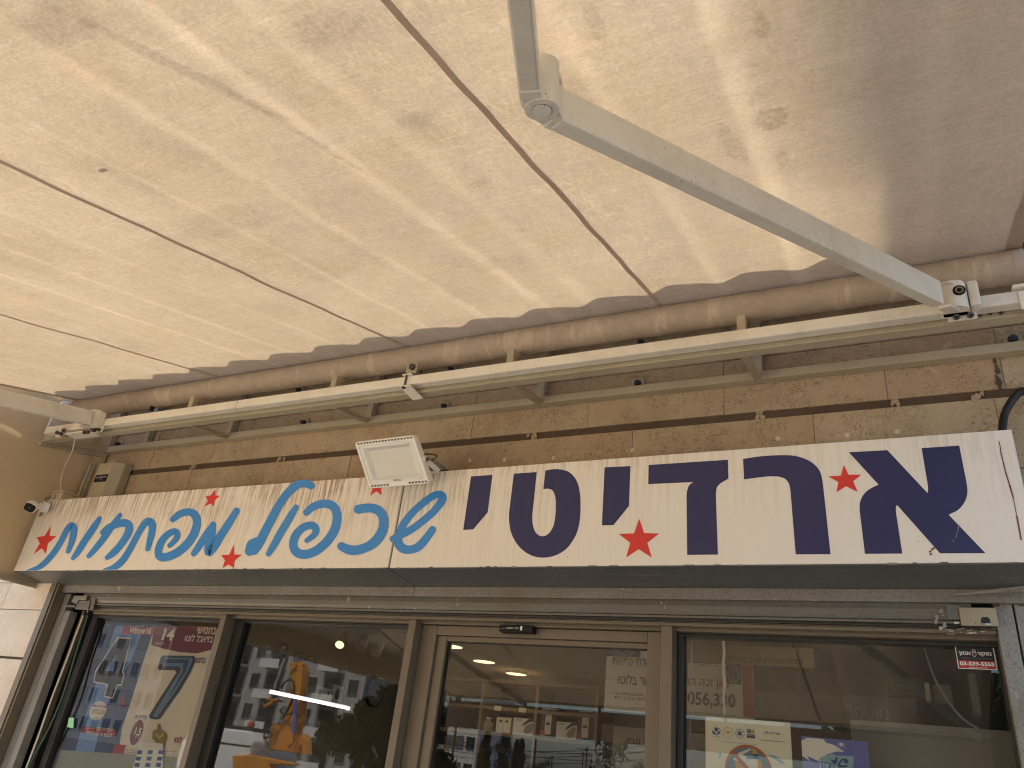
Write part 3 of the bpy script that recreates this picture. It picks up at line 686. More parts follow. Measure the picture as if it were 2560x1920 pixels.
mb = railL(-3.826, -3.785, -.012); mb.box(-3.7845, -3.7825, -.008, .02, 0, 2.18, 'ink_black'); mb.box(-3.782, -3.738, -.012, .03, 0, 2.1795, 'galvanised'); mb.build('guide_rail', rs, bevel=.002)
mb = MB(); mb.box(.224, .268, -.014, .03, 0, 2.292, 'galvanised'); mb.box(.2685, .272, -.009, .02, 0, 2.28, 'ink_black'); mb.box(.2725, .36, -.014, .03, 0, 2.285, 'galvanised'); mb.build('guide_rail', rs, bevel=.002)
mb = MB(); 
for k in range(14):
    a = .228 + random.uniform(-.004, .07); b = random.uniform(2.262, 2.292); w_ = random.uniform(.004, .014)
    mb.add([(a + math.cos(t + k) * w_ * random.uniform(.6, 1.2), -.0146 - .0003 * k / 3, min(b, 2.285) + math.sin(t + k) * w_ * .5 * random.uniform(.6, 1.3)) for t in (0, .8, 1.6, 2.4, 3.2, 4, 4.8, 5.6)], [tuple(range(8))], 'rust')
mb.build('rust_patch', rs, fix=False)
# lock of the shutter, right end
lk = thing('shutter_lock', None, None, (.18 - rs.location.x, -.03 - rs.location.y, 2.22 - rs.location.z)); lk.parent = rs
mb = MB(); a = P(2396, 1519, y=-.04); b = P(2497, 1567, y=-.04)
mb.box(a.x, b.x, -.046, -.036, b.z, a.z, 'brass'); mb.build('lock_plate', lk, bevel=.0012)
mb = MB(); c_ = P(2464, 1551, y=-.0465); mb.prism([(c_.x + dx, -.0468, c_.z + dz) for dx, dz in ((-.011, -.008), (.011, -.008), (.011, .004), (.006, .009), (-.006, .009), (-.011, .004))], (0, .002, 0), 'ink_black'); mb.build('keyhole', lk)
mb = MB(); c_ = P(2392, 1557, y=-.044); mb.box(c_.x - .007, c_.x + .006, -.0445, -.038, c_.z - .003, c_.z + .003, 'bright_steel'); mb.build('bolt', lk); mb = MB(); c_ = P(2470, 1560, y=-.047); mb.box(c_.x - .007, c_.x + .007, -.0472, -.0468, c_.z - .002, c_.z + .0015, 'bright_steel'); mb.build('bolt', lk)
mb = MB(); a = P(2366, 1520, y=-.034); mb.box(a.x, a.x + .036, -.0355, -.025, 2.2175, 2.257, 'shutter_metal'); mb.build('side_plate', lk, bevel=.001)
mb = MB()
for k in range(12):
    a = P(2348 + random.uniform(-10, 18), 1525 + k % 13 * 4.5, y=-.033); w_ = random.uniform(.002, .007)
    mb.add([(a.x + math.cos(t) * w_ * random.uniform(.6, 1.3), -.0335 - .0001 * (k % 7), a.z + math.sin(t) * w_ * random.uniform(.5, 1.2)) for t in (0, .9, 1.8, 2.7, 3.6, 4.5, 5.4)], [tuple(range(7))], random.choice(('paper_grey', 'galvanised_flat', 'galvanised_flat', 'limestone')))
for k in range(18):
    a = P(2352 + random.uniform(0, 125), 1578 + random.uniform(-7, 7), y=-.031); w_ = random.uniform(.002, .007)
    mb.add([(a.x + math.cos(t) * w_ * 1.6 * random.uniform(.6, 1.3), -.0315 - .0001 * (k % 7), a.z + math.sin(t) * w_ * .5 * random.uniform(.5, 1.2)) for t in (0, .9, 1.8, 2.7, 3.6, 4.5, 5.4)], [tuple(range(7))], random.choice(('paper_grey', 'galvanised_flat', 'limestone', 'rust', 'galvanised_flat')))
mb.build('weld_patch', lk, fix=False)
lk2 = thing('shutter_lock', None, None, (-3.68 - rs.location.x, -.03 - rs.location.y, 2.22 - rs.location.z)); lk2.parent = rs
def Z1(x_, y_): return (x_ * .14467, 1400 + y_ * .14467)
mb = MB(); y_ = -.045
mb.prism([P(*Z1(*q), y=y_) for q in ((1290, 615), (1500, 615), (1480, 690), (1350, 690), (1320, 760), (1230, 720))], (0, .008, 0), 'galvanised_flat'); mb.build('hook_plate', lk2, bevel=.001)
mb = MB(); mb.prism([P(*Z1(*q), y=-.040) for q in ((1340, 700), (1560, 700), (1520, 860), (1290, 850), (1300, 780))], (0, .02, 0), 'shutter_metal'); mb.build('lock_box', lk2, bevel=.002)
mb = MB(); mb.cyl(P(*Z1(1165, 790), y=-.035), P(*Z1(1330, 800), y=-.035), .009, 'bolt_steel', 14); mb.build('bolt', lk2)
mb = MB(); mb.prism([P(*Z1(*q), y=-.036) for q in ((1590, 660), (1650, 670), (1600, 860), (1545, 860))], (0, .01, 0), 'shutter_metal'); mb.build('side_plate', lk2)
mb = MB(); q0 = Z1(1510, 875)
for a, b, w_ in ((1515, 893, .003), (1520, 862, .0018), (1757, 892, .0018)):
    mb = MB(); c_ = P(*Z1(a, b), y=-.0405); mb.add([(c_.x + math.cos(t) * w_, c_.y, c_.z + math.sin(t) * w_) for t in (0, 1, 2, 3, 4, 5)], [(0, 1, 2, 3, 4, 5)], 'paper_white'); mb.build('paint_fleck', lk2, fix=False)
# bent trim sheet top right
bt = MB(); q = [P(2330, 1492, y=-.05), P(2400, 1483, y=-.055), P(2470, 1474, y=-.065), P(2580, 1463, y=-.08), P(2580, 1480, y=-.08), P(2480, 1482, y=-.065), P(2400, 1487, y=-.055)]
bt.prism(q, (0, .002, 0), 'galvanised_flat'); tag(bt.build('trim_strip'), 'bent pale metal trim strip sticking out under the right end of the sign', 'metal strip')

# cables in the left jamb
def cable(name, label, pts, r_, mat, y_=None):
    mb = MB(); mb.tube(smooth_path([tuple(p) for p in pts], 6), r_, mat, 10); return tag(mb.build(name), label, 'cable')
cable('cable', 'cream cable running down the left jamb beside the poster window', [P(*Z1(1440, 960), y=.02), P(*Z1(1300, 1330), y=.022), P(*Z1(1180, 1659), y=.02), P(130, 1745, y=.021), P(100, 1830, y=.02), P(62, 1930, y=.02), (-3.70, .02, 1.2), (-3.70, .02, 0)], .0042, 'cable_white')
cable('cable', 'dark green cable running down the left jamb between cream cable and window', [P(*Z1(1520, 960), y=.03), P(*Z1(1400, 1330), y=.03), P(*Z1(1300, 1659), y=.032), P(155, 1745, y=.03), P(118, 1830, y=.032), P(70, 1925, y=.03), (-3.66, .03, 1.2), (-3.66, .03, 0)], .0042, 'cable_green')
mb = MB(); mb.box(-3.716, -3.70, .035, .06, 0, 2.19, 'bronze_frame'); mb.build('jamb_profile', sf)
mb = MB(); mb.box(-3.79, -3.66, .09, .12, 0, 2.30, 'dark_frame'); mb.build('jamb_backing', sf)

# ------------------------------------------------------------------ awning wall frame
wf = thing('support_truss', 'cream steel box frame bolted to the stone wall carrying the awning', 'frame', (-1.75, -.02, 3.05))
XA, XB = -3.93, .95
def cbox(n_, *a, bevel=.0015, mat='cream_paint', par=None):
    mb = MB(); mb.box(*a, mat); return mb.build(n_, par or wf, bevel=bevel)
cbox('wall_rail', XA, XB, -.042, -.004, 3.043, 3.075); cbox('wall_rail', XA, XB, -.042, -.004, 3.318, 3.350)
cbox('front_rail', XA, XB, -.376, -.338, 2.966, 3.018)
mb = MB(); mb.box(XA, XB, -.381, -.3765, 2.964, 2.971, 'cream_paint'); mb.build('rail_lip', wf, bevel=.001)
fx = [-2.888, -2.040, -1.208, -.368]; wx_ = [-2.98, -2.10, -1.235, -.375]
for a, b in zip(fx, wx_):
    cbox('front_post', a - .014, a + .014, -.372, -.342, 3.0185, 3.108)
    cbox('wall_post', b - .017, b + .017, -.040, -.006, 3.0755, 3.3175)
    mb = MB(); mb.bar((a, -.337, 2.978), (b, -.0425, 3.052), .02, .022, 'cream_paint', (1, 0, 0)); mb.build('strut', wf, bevel=.001)
    mb = MB(); mb.bar((a, -.341, 3.095), (b, -.0425, 3.33), .02, .022, 'cream_paint', (1, 0, 0)); mb.build('strut', wf, bevel=.001)
cbox('wall_post', -3.62, -3.588, -.04, -.006, 3.0755, 3.3175); cbox('wall_post', -3.92, -3.90, -.04, -.006, 3.0755, 3.3175)
mb = MB(); mb.bar((-3.912, -.337, 2.985), (-3.912, -.0425, 3.058), .03, .034, 'cream_paint', (1, 0, 0)); mb.build('strut', wf, bevel=.001)
mb = MB(); mb.bar((-3.945, -.375, 2.955), (-3.945, -.004, 3.035), .02, .022, 'cream_paint', (1, 0, 0)); mb.build('strut', wf, bevel=.001)
def hexbolt(par, c_, r_=.011, d=.012, plate=True, mat='bolt_steel'):
    b_ = thing('bolt', None, None, c_ - wloc(par)); b_.parent = par
    if plate:
        mb = MB(); mb.prism([(c_.x + dx, c_.y, c_.z + dz) for dx, dz in ((-.026, -.026), (.026, -.026), (.026, .012), (.014, .024), (-.014, .024), (-.026, .012))], (0, .005, 0), 'cream_paint'); mb.build('plate', b_)
    mb = MB(); mb.cyl((c_.x, c_.y - .001, c_.z), (c_.x, c_.y - .004, c_.z), r_ * 1.35, 'bolt_steel', 18); mb.cyl((c_.x, c_.y - .004, c_.z), (c_.x, c_.y - .004 - d, c_.z), r_, mat, 6); mb.cyl((c_.x, c_.y - .004 - d, c_.z), (c_.x, c_.y - .012 - d, c_.z), r_ * .5, mat, 10); mb.build('head', b_)
S = 1.1573
for u_, v_ in ((657, 914), (960, 879), (1378, 829), (2188, 733)): hexbolt(wf, P(u_ * S, v_ * S, y=-.01))
hexbolt(wf, P(297, 1112, y=-.01))
for u_, v_ in ((897, 797), (1385, 739)): hexbolt(wf, P(u_ * S, v_ * S + 2, y=-.01))
hexbolt(wf, P(748, 977, y=-.01)); hexbolt(wf, P(1128, 925, y=-.01))

# ------------------------------------------------------------------ awning
aw = thing('awning', 'extended beige fabric folding arm awning with a roller tube and white arms', 'awning', (-1.73, -.3, 3.18))
SL = math.tan(R(14.8)); AX0, AX1 = -3.885, .425; YF = -3.85
def cz(y_): return 3.22 + SL * (y_ + .35)
YT0 = -.313
co = bpy.data.objects.new('cloth', bpy.data.meshes.new('cloth')); COL.objects.link(co); co.parent = aw
NX, NY = 216, 150; vs_ = []; fs_ = []
def sag(x_, t):
    s = .0
    for k, xs_ in enumerate((-3.89, -2.81, -1.73, -.65, .43)):
        d_ = abs(x_ - xs_)
        s += math.exp(-(d_ / .10) ** 2) * (.0012 * math.sin(t * 34 + k * 2) + .0008 * math.sin(t * 71 + k))
    return s - .003 * math.sin(math.pi * t) + .002 * math.sin(x_ * 9 + t * 8)
for j in range(NY + 1):
    t = j / NY; y_ = YT0 + (YF - YT0) * t
    for i in range(NX + 1):
        x_ = AX0 + (AX1 - AX0) * i / NX
        wob = .004 * math.sin(t * 40 + x_ * 3) * math.sin(math.pi * min(1, t * 8)) if i in (0, NX) else 0
        vs_.append((x_ + wob - aw.location.x, y_ - aw.location.y, cz(y_) + sag(x_, t) * min(1, t * 10) - aw.location.z))
for j in range(NY):
    for i in range(NX): a = j * (NX + 1) + i; fs_.append((a, a + 1, a + NX + 2, a + NX + 1))
co.data.from_pydata(vs_, [], fs_); co.data.polygons.foreach_set('use_smooth', [True] * len(fs_))
# shift so that object coordinates give x and (y + .35)
offv = Vector((-aw.location.x, -.35 - aw.location.y, -aw.location.z))
co.location = offv; co.data.transform(Matrix.Translation(-offv))
co.data.materials.append(MATS['awning_cloth'])
def strip(name, xc, w_, mat, dz=-.0025):
    mb = MB(); n = 150; L_ = []
    for j in range(n + 1):
        t = j / n; y_ = YT0 - .005 + (YF - YT0) * t; wv = .0012 * math.sin(t * 60 + xc) + .0008 * math.sin(t * 131 + xc * 3)
        for s in (-.5, .5): 
            x_ = xc + s * w_; L_.append((x_ + wv, y_, cz(y_) + sag(max(AX0, min(AX1, x_)), t) * min(1, t * 10) + dz))
    mb.add(L_, [(2 * j, 2 * j + 1, 2 * j + 3, 2 * j + 2) for j in range(n)], mat, True); return mb.build(name, aw, fix=False)
for xc in (-2.81, -1.73, -.65): strip('seam', xc, .0155, 'cloth_seam')
strip('hem', AX1 - .02, .042, 'cloth_hem'); strip('hem', AX0 + .02, .042, 'cloth_hem')
# roll of cloth on the tube
ZC = cz(-.30) - .0525 / math.cos(R(14.8)); YC = -.30
mb = MB(); pts = []; n = 60
pts = [(-3.80 + (.40 + 3.80) * i / n, YC, ZC) for i in range(n + 1)]
mb.tube([(AX0 + .01, YC, ZC)] + [(AX0 + .02 + (AX1 - .02 - AX0 - .02) * i / n, YC, ZC) for i in range(n + 1)] + [(AX1, YC, ZC)], [.047] + [.0515 + .0006 * math.sin(i * 1.7) for i in range(n + 1)] + [.050], 'cloth_roll', 32); mb.build('cloth_roll', aw)
mb = MB(); mb.tube([(AX1 - .028, YC, ZC), (AX1 + .002, YC, ZC)], .0528, 'cloth_hem', 32); mb.build('roll_hem', aw)
mb = MB(); mb.cyl((AX0 - .07, YC, ZC), (AX0 + .02, YC, ZC), .038, 'grey_tube', 24); mb.cyl((AX1, YC, ZC), (.86, YC, ZC), .040, 'grey_tube', 24); mb.build('roller_tube', aw)
mb = MB(); c_ = Vector((AX0 - .075, YC, ZC)); mb.cyl(c_, c_ - Vector((.012, 0, 0)), .056, 'white_paint', 24); mb.cyl(c_ + Vector((.006, 0, 0)), c_, .03, 'black_plastic', 12)
mb.box(AX0 - .092, AX0 - .078, -.36, -.18, 3.02, ZC, 'white_paint'); mb.build('end_bracket', aw, bevel=.002)
mb = MB(); c_ = Vector((.87, YC, ZC)); mb.cyl(c_, c_ + Vector((.012, 0, 0)), .056, 'white_paint', 24); mb.box(.87, .885, -.36, -.18, 3.02, ZC, 'white_paint'); mb.build('end_bracket', aw, bevel=.002)
# torsion bar
BX0 = P(122, 1085, y=-.4).x; 
xjb = P(592, 1010, y=-.42).x
for a, b in ((BX0, xjb - .0008), (xjb + .0008, XB - .02)):
    mb = MB(); mb.box(a, b, -.422, -.3825, 2.981, 3.0205, 'white_paint'); mb.build('torsion_bar', aw, bevel=.004)
# middle clamp
cl = thing('bar_clamp', None, None, P(880 * S, 822 * S, y=-.42) - aw.location); cl.parent = aw
xc = P(880 * S, 822 * S, y=-.42).x
mb = MB(); mb.box(xc - .022, xc + .02, -.43, -.375, 3.0215, 3.027, 'white_paint'); mb.build('top_plate', cl, bevel=.001)
mb = MB(); mb.prism([(xc - .025, -.432, 2.978), (xc + .028, -.432, 2.974), (xc + .045, -.36, 2.952), (xc - .002, -.36, 2.952)], (0, 0, -.006), 'white_paint'); mb.build('bottom_plate', cl, bevel=.001)
mb = MB(); mb.cyl((xc - .004, -.4265, 2.97), (xc - .004, -.4265, 3.03), .0038, 'bolt_steel', 10); mb.cyl((xc - .006, -.4265, 2.965), (xc - .006, -.4265, 2.972), .0075, 'bolt_steel', 6); mb.build('bolt', cl)
mb = MB(); c_ = P(895 * S, 797 * S, y=-.36); mb.box(c_.x - .03, c_.x + .02, -.371, -.365, c_.z - .025, c_.z + .02, 'cream_paint'); mb.cyl((c_.x, -.372, c_.z), (c_.x, -.382, c_.z), .013, 'bolt_steel', 14); mb.build('lug', cl)

def arm(par, shB, A, hinge, F0, F1, wid=.037, hgt=.070):
    """points lie on the under side of the arm: shoulder, end of upper arm, hinge axis, start and end of the forearm"""
    shB, A, hinge, F0, F1 = map(Vector, (shB, A, hinge, F0, F1))
    a = thing('arm', None, None, shB - wloc(par)); a.parent = par
    d = (A - shB).normalized(); e = (F1 - F0).normalized()
    nrm = d.cross(e).normalized(); nrm = -nrm if nrm.z < 0 else nrm
    mb = MB(); mb.bar(shB + nrm * hgt / 2, A + nrm * hgt / 2, wid, hgt, 'white_paint', nrm); mb.build('upper_arm', a, bevel=.005)
    mb = MB(); mb.bar(F0 + e * .03 + nrm * .028, F1 + nrm * .028, .036, .050, 'white_paint', nrm); mb.build('forearm', a, bevel=.0045)
    kn = thing('elbow', None, None, hinge - wloc(a)); kn.parent = a
    mb = MB(); mb.cyl(hinge, hinge + nrm * .092, .0295, 'white_paint', 32); mb.build('knuckle', kn, bevel=.003)
    mb = MB(); mb.cyl(hinge + nrm * .0005, hinge - nrm * .0012, .0172, 'ink_grey', 32); mb.cyl(hinge, hinge - nrm * .002, .0163, 'white_plastic', 32); mb.build('cap', kn)
    # cast end of the upper arm wraps the hinge
    s_ = d.cross(nrm).normalized(); 
    if (hinge - A).dot(s_) < 0: s_ = -s_
    p1 = A - d * .004; q = [p1 - s_ * wid / 2, p1 + s_ * wid / 2, hinge + s_ * .024 - d * .012, hinge + s_ * .024 + d * .022, hinge + d * .036 - s_ * .006, hinge + d * .012 - s_ * .029]
    mb = MB(); mb.prism([v + nrm * .002 for v in q], nrm * .010, 'white_paint'); mb.build('arm_end', kn, bevel=.002)
    mb = MB(); mb.prism([v + nrm * (hgt + .004) for v in q], nrm * .010, 'white_paint'); mb.build('arm_end', kn, bevel=.002)
    mb = MB(); mb.bar(A - d * .006 + nrm * (hgt / 2 + .002), A + d * .012 + nrm * (hgt / 2 + .002), wid * 1.05, hgt * 1.03, 'white_paint', nrm); mb.build('end_block', kn, bevel=.003)
    t_ = e.cross(nrm).normalized()
    if (hinge - F0).dot(t_) < 0: t_ = -t_
    f0 = F0 + e * .032
    mb = MB(); mb.prism([f0 - t_ * .019 + nrm * .0015, f0 + t_ * .018 + nrm * .0015, hinge + e * .020 + t_ * .004 + nrm * .0015, hinge - e * .016 + t_ * .0 + nrm * .0015, F0 - e * .012 - t_ * .016 + nrm * .0015], nrm * .053, 'white_paint'); mb.build('forearm_end', kn, bevel=.003)
    return a, d, nrm
def plb(u_, v_, z0=2.975, y0=-.42, s_=.216):
    d_ = ray(u_, v_); t_ = (z0 + s_ * (CAM[1] - y0) - CAM[2]) / (d_[2] - s_ * d_[1]); return CAM + t_ * d_
F0 = plb(1326, 262); F1 = plb(1297, 0); F1 = F0 + (F1 - F0) * ((-3.80 - F0.y) / (F1.y - F0.y))
armR, dR, nR = arm(aw, plb(2345, 766), plb(1386, 312), plb(1355, 276), F0, F1)
A_L = Vector((-3.475, -1.70, 2.698)); armL, dL, nL = arm(aw, (-3.415, -.478, 2.960), A_L, A_L + Vector((-.03, -.04, -.008)), A_L + Vector((0, -.06, -.012)), (-3.1, -3.80, 2.245))
# shoulders
def shoulder(x_, d, n_, right=True):
    s = thing('shoulder', None, None, Vector((x_, -.4, 3.0)) - aw.location); s.parent = aw
    sg = 1 if right else -1
    c_ = Vector((x_, -.452, 3.0))
    mb = MB(); prof = []
    for k in range(9):
        t = math.pi * (.5 + k / 8); prof.append((-.452 + math.cos(t) * .030, 3.004 + math.sin(t) * .0))
    mb.cyl(c_ + Vector((0, .004, -.040)), c_ + Vector((0, .004, .046)), .034, 'white_paint', 28)
    mb.box(x_ - .034, x_ + .034, -.449, -.424, 2.960, 3.046, 'white_paint'); mb.build('knuckle', s, bevel=.004)
    mb = MB(); mb.box(x_ + sg * .036 - (.0 if right else .026), x_ + sg * .036 + (.026 if right else 0), -.462, -.423, 2.968, 3.05, 'white_paint'); mb.build('side_cheek', s, bevel=.006)
    mb = MB(); mb.cyl(c_ + Vector((.013 * sg, -.0295, .008)), c_ + Vector((.013 * sg, -.033, .008)), .0155, 'black_plastic', 24); mb.cyl(c_ + Vector((.013 * sg, -.033, .006)), c_ + Vector((.013 * sg, -.037, .006)), .0105, 'brass', 20); mb.cyl(c_ + Vector((.013 * sg, -.037, .006)), c_ + Vector((.013 * sg, -.038, .006)), .006, 'black_plastic', 12); mb.build('adjusting_screw', s)
    mb = MB(); mb.box(x_ - .02, x_ + .05, -.428, -.424, 2.945, 2.9795, 'white_paint'); mb.build('foot_plate', s, bevel=.001)
    for dx in (0, .034):
        mb = MB(); mb.cyl((x_ + dx, -.429, 2.955), (x_ + dx, -.438, 2.952), .0085, 'bolt_steel', 14); mb.cyl((x_ + dx, -.438, 2.952), (x_ + dx, -.4385, 2.952), .005, 'black_plastic', 6); mb.build('bolt', s)
    mb = MB(); mb.bar(c_ + d * .012 + n_ * -.038, c_ + d * .070 + n_ * -.038, .034, .007, 'white_paint', n_); mb.build('fork', s, bevel=.003); mb = MB(); mb.bar(c_ + d * .012 + n_ * .039, c_ + d * .045 + n_ * .039, .030, .006, 'white_paint', n_); mb.build('fork', s, bevel=.003)
    return s
shoulder(.222, dR, nR, True)
shoulder(-3.43, dL, nL, False)
mb = MB(); x_ = .262; mb.box(x_ + .0, x_ + .022, -.40, -.372, 3.022, 3.075, 'black_rubber'); mb.build('rubber_block', aw)
# end plate clamp at right
ep = thing('bar_clamp', None, None, Vector((.45, -.42, 3.0)) - aw.location); ep.parent = aw
mb = MB(); mb.box(.375, .56, -.430, -.4235, 2.955, 3.012, 'white_paint'); mb.build('front_plate', ep, bevel=.002)
mb = MB(); mb.box(.365, .56, -.434, -.36, 3.022, 3.034, 'white_paint'); mb.build('top_plate', ep, bevel=.003)
mb = MB(); mb.cyl((.412, -.434, 3.0), (.412, -.434, 3.034), .0055, 'bolt_steel', 12); mb.cyl((.416, -.431, 2.996), (.416, -.441, 2.996), .0095, 'bolt_steel', 6); mb.build('bolt', ep)
for dx in (.285, .31, .335):
    mb = MB(); mb.cyl((dx, -.3770, 2.985 - .004 * (dx > .32)), (dx, -.386, 2.985), .006, 'bolt_steel', 6); mb.build('bolt', ep)
# left end bits
lb = thing('bar_clamp', None, None, Vector((-3.62, -.42, 2.98)) - aw.location); lb.parent = aw
mb = MB(); mb.box(-3.735, -3.69, -.432, -.4235, 2.945, 3.0, 'white_paint'); mb.box(-3.66, -3.47, -.432, -.37, 2.955, 2.964, 'white_paint'); mb.build('front_plate', lb, bevel=.002)
for u_, v_ in ((144, 1082), (153, 1085), (160, 1076), (212, 1081), (220, 1081)):
    c_ = P(u_, v_, y=-.436); mb = MB(); mb.cyl(c_ + Vector((0, .004, 0)), c_ - Vector((0, .008, 0)), .0095, 'bolt_steel', 12); mb.build('bolt', lb)
mb = MB(); c_ = P(203, 1058, y=-.46)
for a, b, w_ in ((0, 0, .016), (.018, -.012, .012), (.012, .016, .010), (.02, .0, .008)): mb.cyl(c_ + Vector((a, .02, b)), c_ + Vector((a, -.008, b)), w_, 'white_paint', 14)
mb.build('cam_plate', lb)
mb = MB()
for a, b, w_ in ((0.002, 0, .008), (.018, -.012, .006), (.012, .016, .005)): mb.cyl(c_ + Vector((a, -.008, b)), c_ + Vector((a, -.0095, b)), w_, 'black_plastic', 12)
mb.build('hole', lb)
mb = MB(); mb.cyl(P(383, 1012, y=-.3) , P(378, 1026, y=-.3), .010, 'black_plastic', 10); mb.cyl(P(372, 1014, y=-.3), P(384, 1018, y=-.3), .007, 'black_plastic', 8); mb.build('limit_switch', aw)
# front bar + valance
mb = MB(); mb.box(AX0 - .01, AX1 + .01, YF - .045, YF + .01, cz(YF) - .018, cz(YF) + .03, 'white_paint'); mb.build('front_bar', aw, bevel=.006)
mb = MB(); n = 344; L_ = []
for i in range(n + 1):
    x_ = AX0 + (AX1 - AX0) * i / n; low = .225 - 0 * abs(math.sin(x_ * math.pi / .215)); yy = YF - .02 + .006 * math.sin(x_ * 14)
    L_ += [(x_, YF - .018, cz(YF) - .046), (x_, yy, cz(YF) - .046 - low)]
mb.add(L_, [(2 * i, 2 * i + 1, 2 * i + 3, 2 * i + 2) for i in range(n)], 'cloth_hem', True); mb.build('valance', aw, fix=False)
mb = MB()
for x_ in (-3.8, -3.1, -2.4, -1.9, -1.72, -1.35, -.9, -.5, -.12, .1, .38): mb.box(x_ - .012, x_ + .012, YF - .022, YF - .014, cz(YF) - .06, cz(YF) - .0175, 'bronze_frame')
mb.build('hanger_clip', aw)

# hood of clay-tile profile above the roller: its wavy edge throws the scalloped shadow
hd = thing('tiled_canopy', 'narrow wavy tiled canopy on the wall above the awning roller', 'canopy', (-1.75, 0, 3.6))
mb = MB(); n = 700; A = []; 
def hw(x_):
    ph = ((x_ + 10 + .06) / .247) % 1.0
    return -(.048 * math.cos(2 * math.pi * ph) + .012 * math.sin(4 * math.pi * ph + .6))
for i in range(n + 1):
    x_ = -3.865 + 5.4 * i / n; h_ = hw(x_)
    A += [(x_, -.335, 3.50 + h_), (x_, 0, 3.60 + h_), (x_, -.335, 3.488 + h_), (x_, 0, 3.587 + h_)]
F_ = []
for i in range(n):
    a = 4 * i; b = a + 4; F_ += [(a, b, b + 1, a + 1), (a + 2, a + 3, b + 3, b + 2), (a, a + 2, b + 2, b)]
mb.add(A, F_, 'limestone', True); mb.build('tiles', hd)
mb = MB(); mb.box(-3.90, 1.5, -.300, -.285, 3.262, 3.44, 'bark'); mb.build('sky_blocker', hd)  # unseen board added to keep skylight off the wall behind the roller

# ------------------------------------------------------------------ side screen
ss = thing('side_screen', 'tan fabric side screen hanging at the left end of the awning', 'screen', (-4.03, 0, 2.28))
XS = -4.03
mb = MB(); ny, nz = 60, 30; vs_ = []; 
for j in range(ny + 1):
    y_ = -.005 - 3.3 * j / ny
    for k in range(nz + 1):
        z_ = 2.315 + (min(3.42, cz(min(y_, -.2)) + .10) - 2.315) * k / nz
        vs_.append((XS + .010 * math.sin(z_ * 22 + y_ * 1.3) + .004 * math.sin(y_ * 7), y_, z_))
mb.add(vs_, [(j * (nz + 1) + k, j * (nz + 1) + k + 1, (j + 1) * (nz + 1) + k + 1, (j + 1) * (nz + 1) + k) for j in range(ny) for k in range(nz)], 'screen_sheet', True); mb.build('sheet', ss)
mb = MB(); mb.box(XS - .016, XS + .018, -3.3, -.022, 2.283, 2.298, 'cream_paint'); mb.box(XS - .012, XS + .010, -3.3, -.022, 2.2985, 2.318, 'cream_paint'); mb.box(XS + .0185, XS + .024, -3.3, -.03, 2.276, 2.286, 'cream_paint'); mb.build('bottom_rail', ss, bevel=.002)
mb = MB(); mb.box(XS - .015, XS + .022, -.0215, -.064 + .0435, 2.27, 2.325, 'cream_paint'); mb.build('rail_end', ss)
mb = MB(); mb.box(XS + .03, XS + .05, -.045, -.008, 2.32, 2.98, 'cream_paint'); mb.box(XS + .052, XS + .064, -.035, -.008, 2.32, 2.98, 'cream_paint'); mb.build('guide_channel', ss, bevel=.001)
mb = MB(); mb.box(-4.05, -3.925, -.016, -.009, 2.32, 3.7, 'screen_sheet'); mb.build('return_sheet', ss)

# ------------------------------------------------------------------ alarm siren box
ab = thing('alarm_box', 'cream two-tone alarm siren box with a black badge between sign and screen', 'alarm', (-3.78, -.06, 2.8))
def A_(x_, y_): return (x_ * .18083, 940 + y_ * .18083)
ya = -.075
qa = [P(*A_(*q), y=ya) for q in ((1390, 1205), (1560, 1190), (1560, 1190), (1400, 1650), (1160, 1650))]
x0a = P(*A_(1300, 1400), y=ya).x; x1a = P(*A_(1500, 1400), y=ya).x; x2a = P(*A_(1660, 1400), y=ya + .02).x
zta = P(*A_(1480, 1195), y=ya).z
mb = MB(); mb.box(x0a, x1a, ya, -.004, 2.60, zta, 'beige_plastic'); mb.build('cover', ab, bevel=.006)
mb = MB(); mb.prism([(x1a + .0005, ya + .0005, 2.60), (x2a, ya + .022, 2.60), (x2a, -.004, 2.60), (x1a + .0005, -.004, 2.60)], (0, 0, zta - 2.60 - .004), 'beige_plastic_dark'); mb.build('side_panel', ab, bevel=.004)
c0 = P(*A_(1290, 1470), y=ya - .002); c1 = P(*A_(1500, 1355), y=ya - .002)
mb = MB(); mb.box(c0.x, c1.x, ya - .002, ya - .0005, c0.z, c1.z, 'ink_black'); w_ = c1.x - c0.x; h_ = c1.z - c0.z
text(mb, heb('מוקד'), (c0.x + w_ * .56, c0.z + h_ * .52), (c0.x + w_ * .88, c0.z + h_ * .72), ya - .0024, 'paper_white'); text(mb, heb('אמון'), (c0.x + w_ * .12, c0.z + h_ * .52), (c0.x + w_ * .42, c0.z + h_ * .72), ya - .0024, 'paper_white')
mb.box(c0.x + w_ * .47, c0.x + w_ * .51, ya - .0025, ya - .002, c0.z + h_ * .45, c0.z + h_ * .82, 'paper_white'); mb.box(c0.x + w_ * .3, c0.x + w_ * .7, ya - .0024, ya - .002, c0.z + h_ * .26, c0.z + h_ * .31, 'ink_grey'); mb.build('badge', ab)

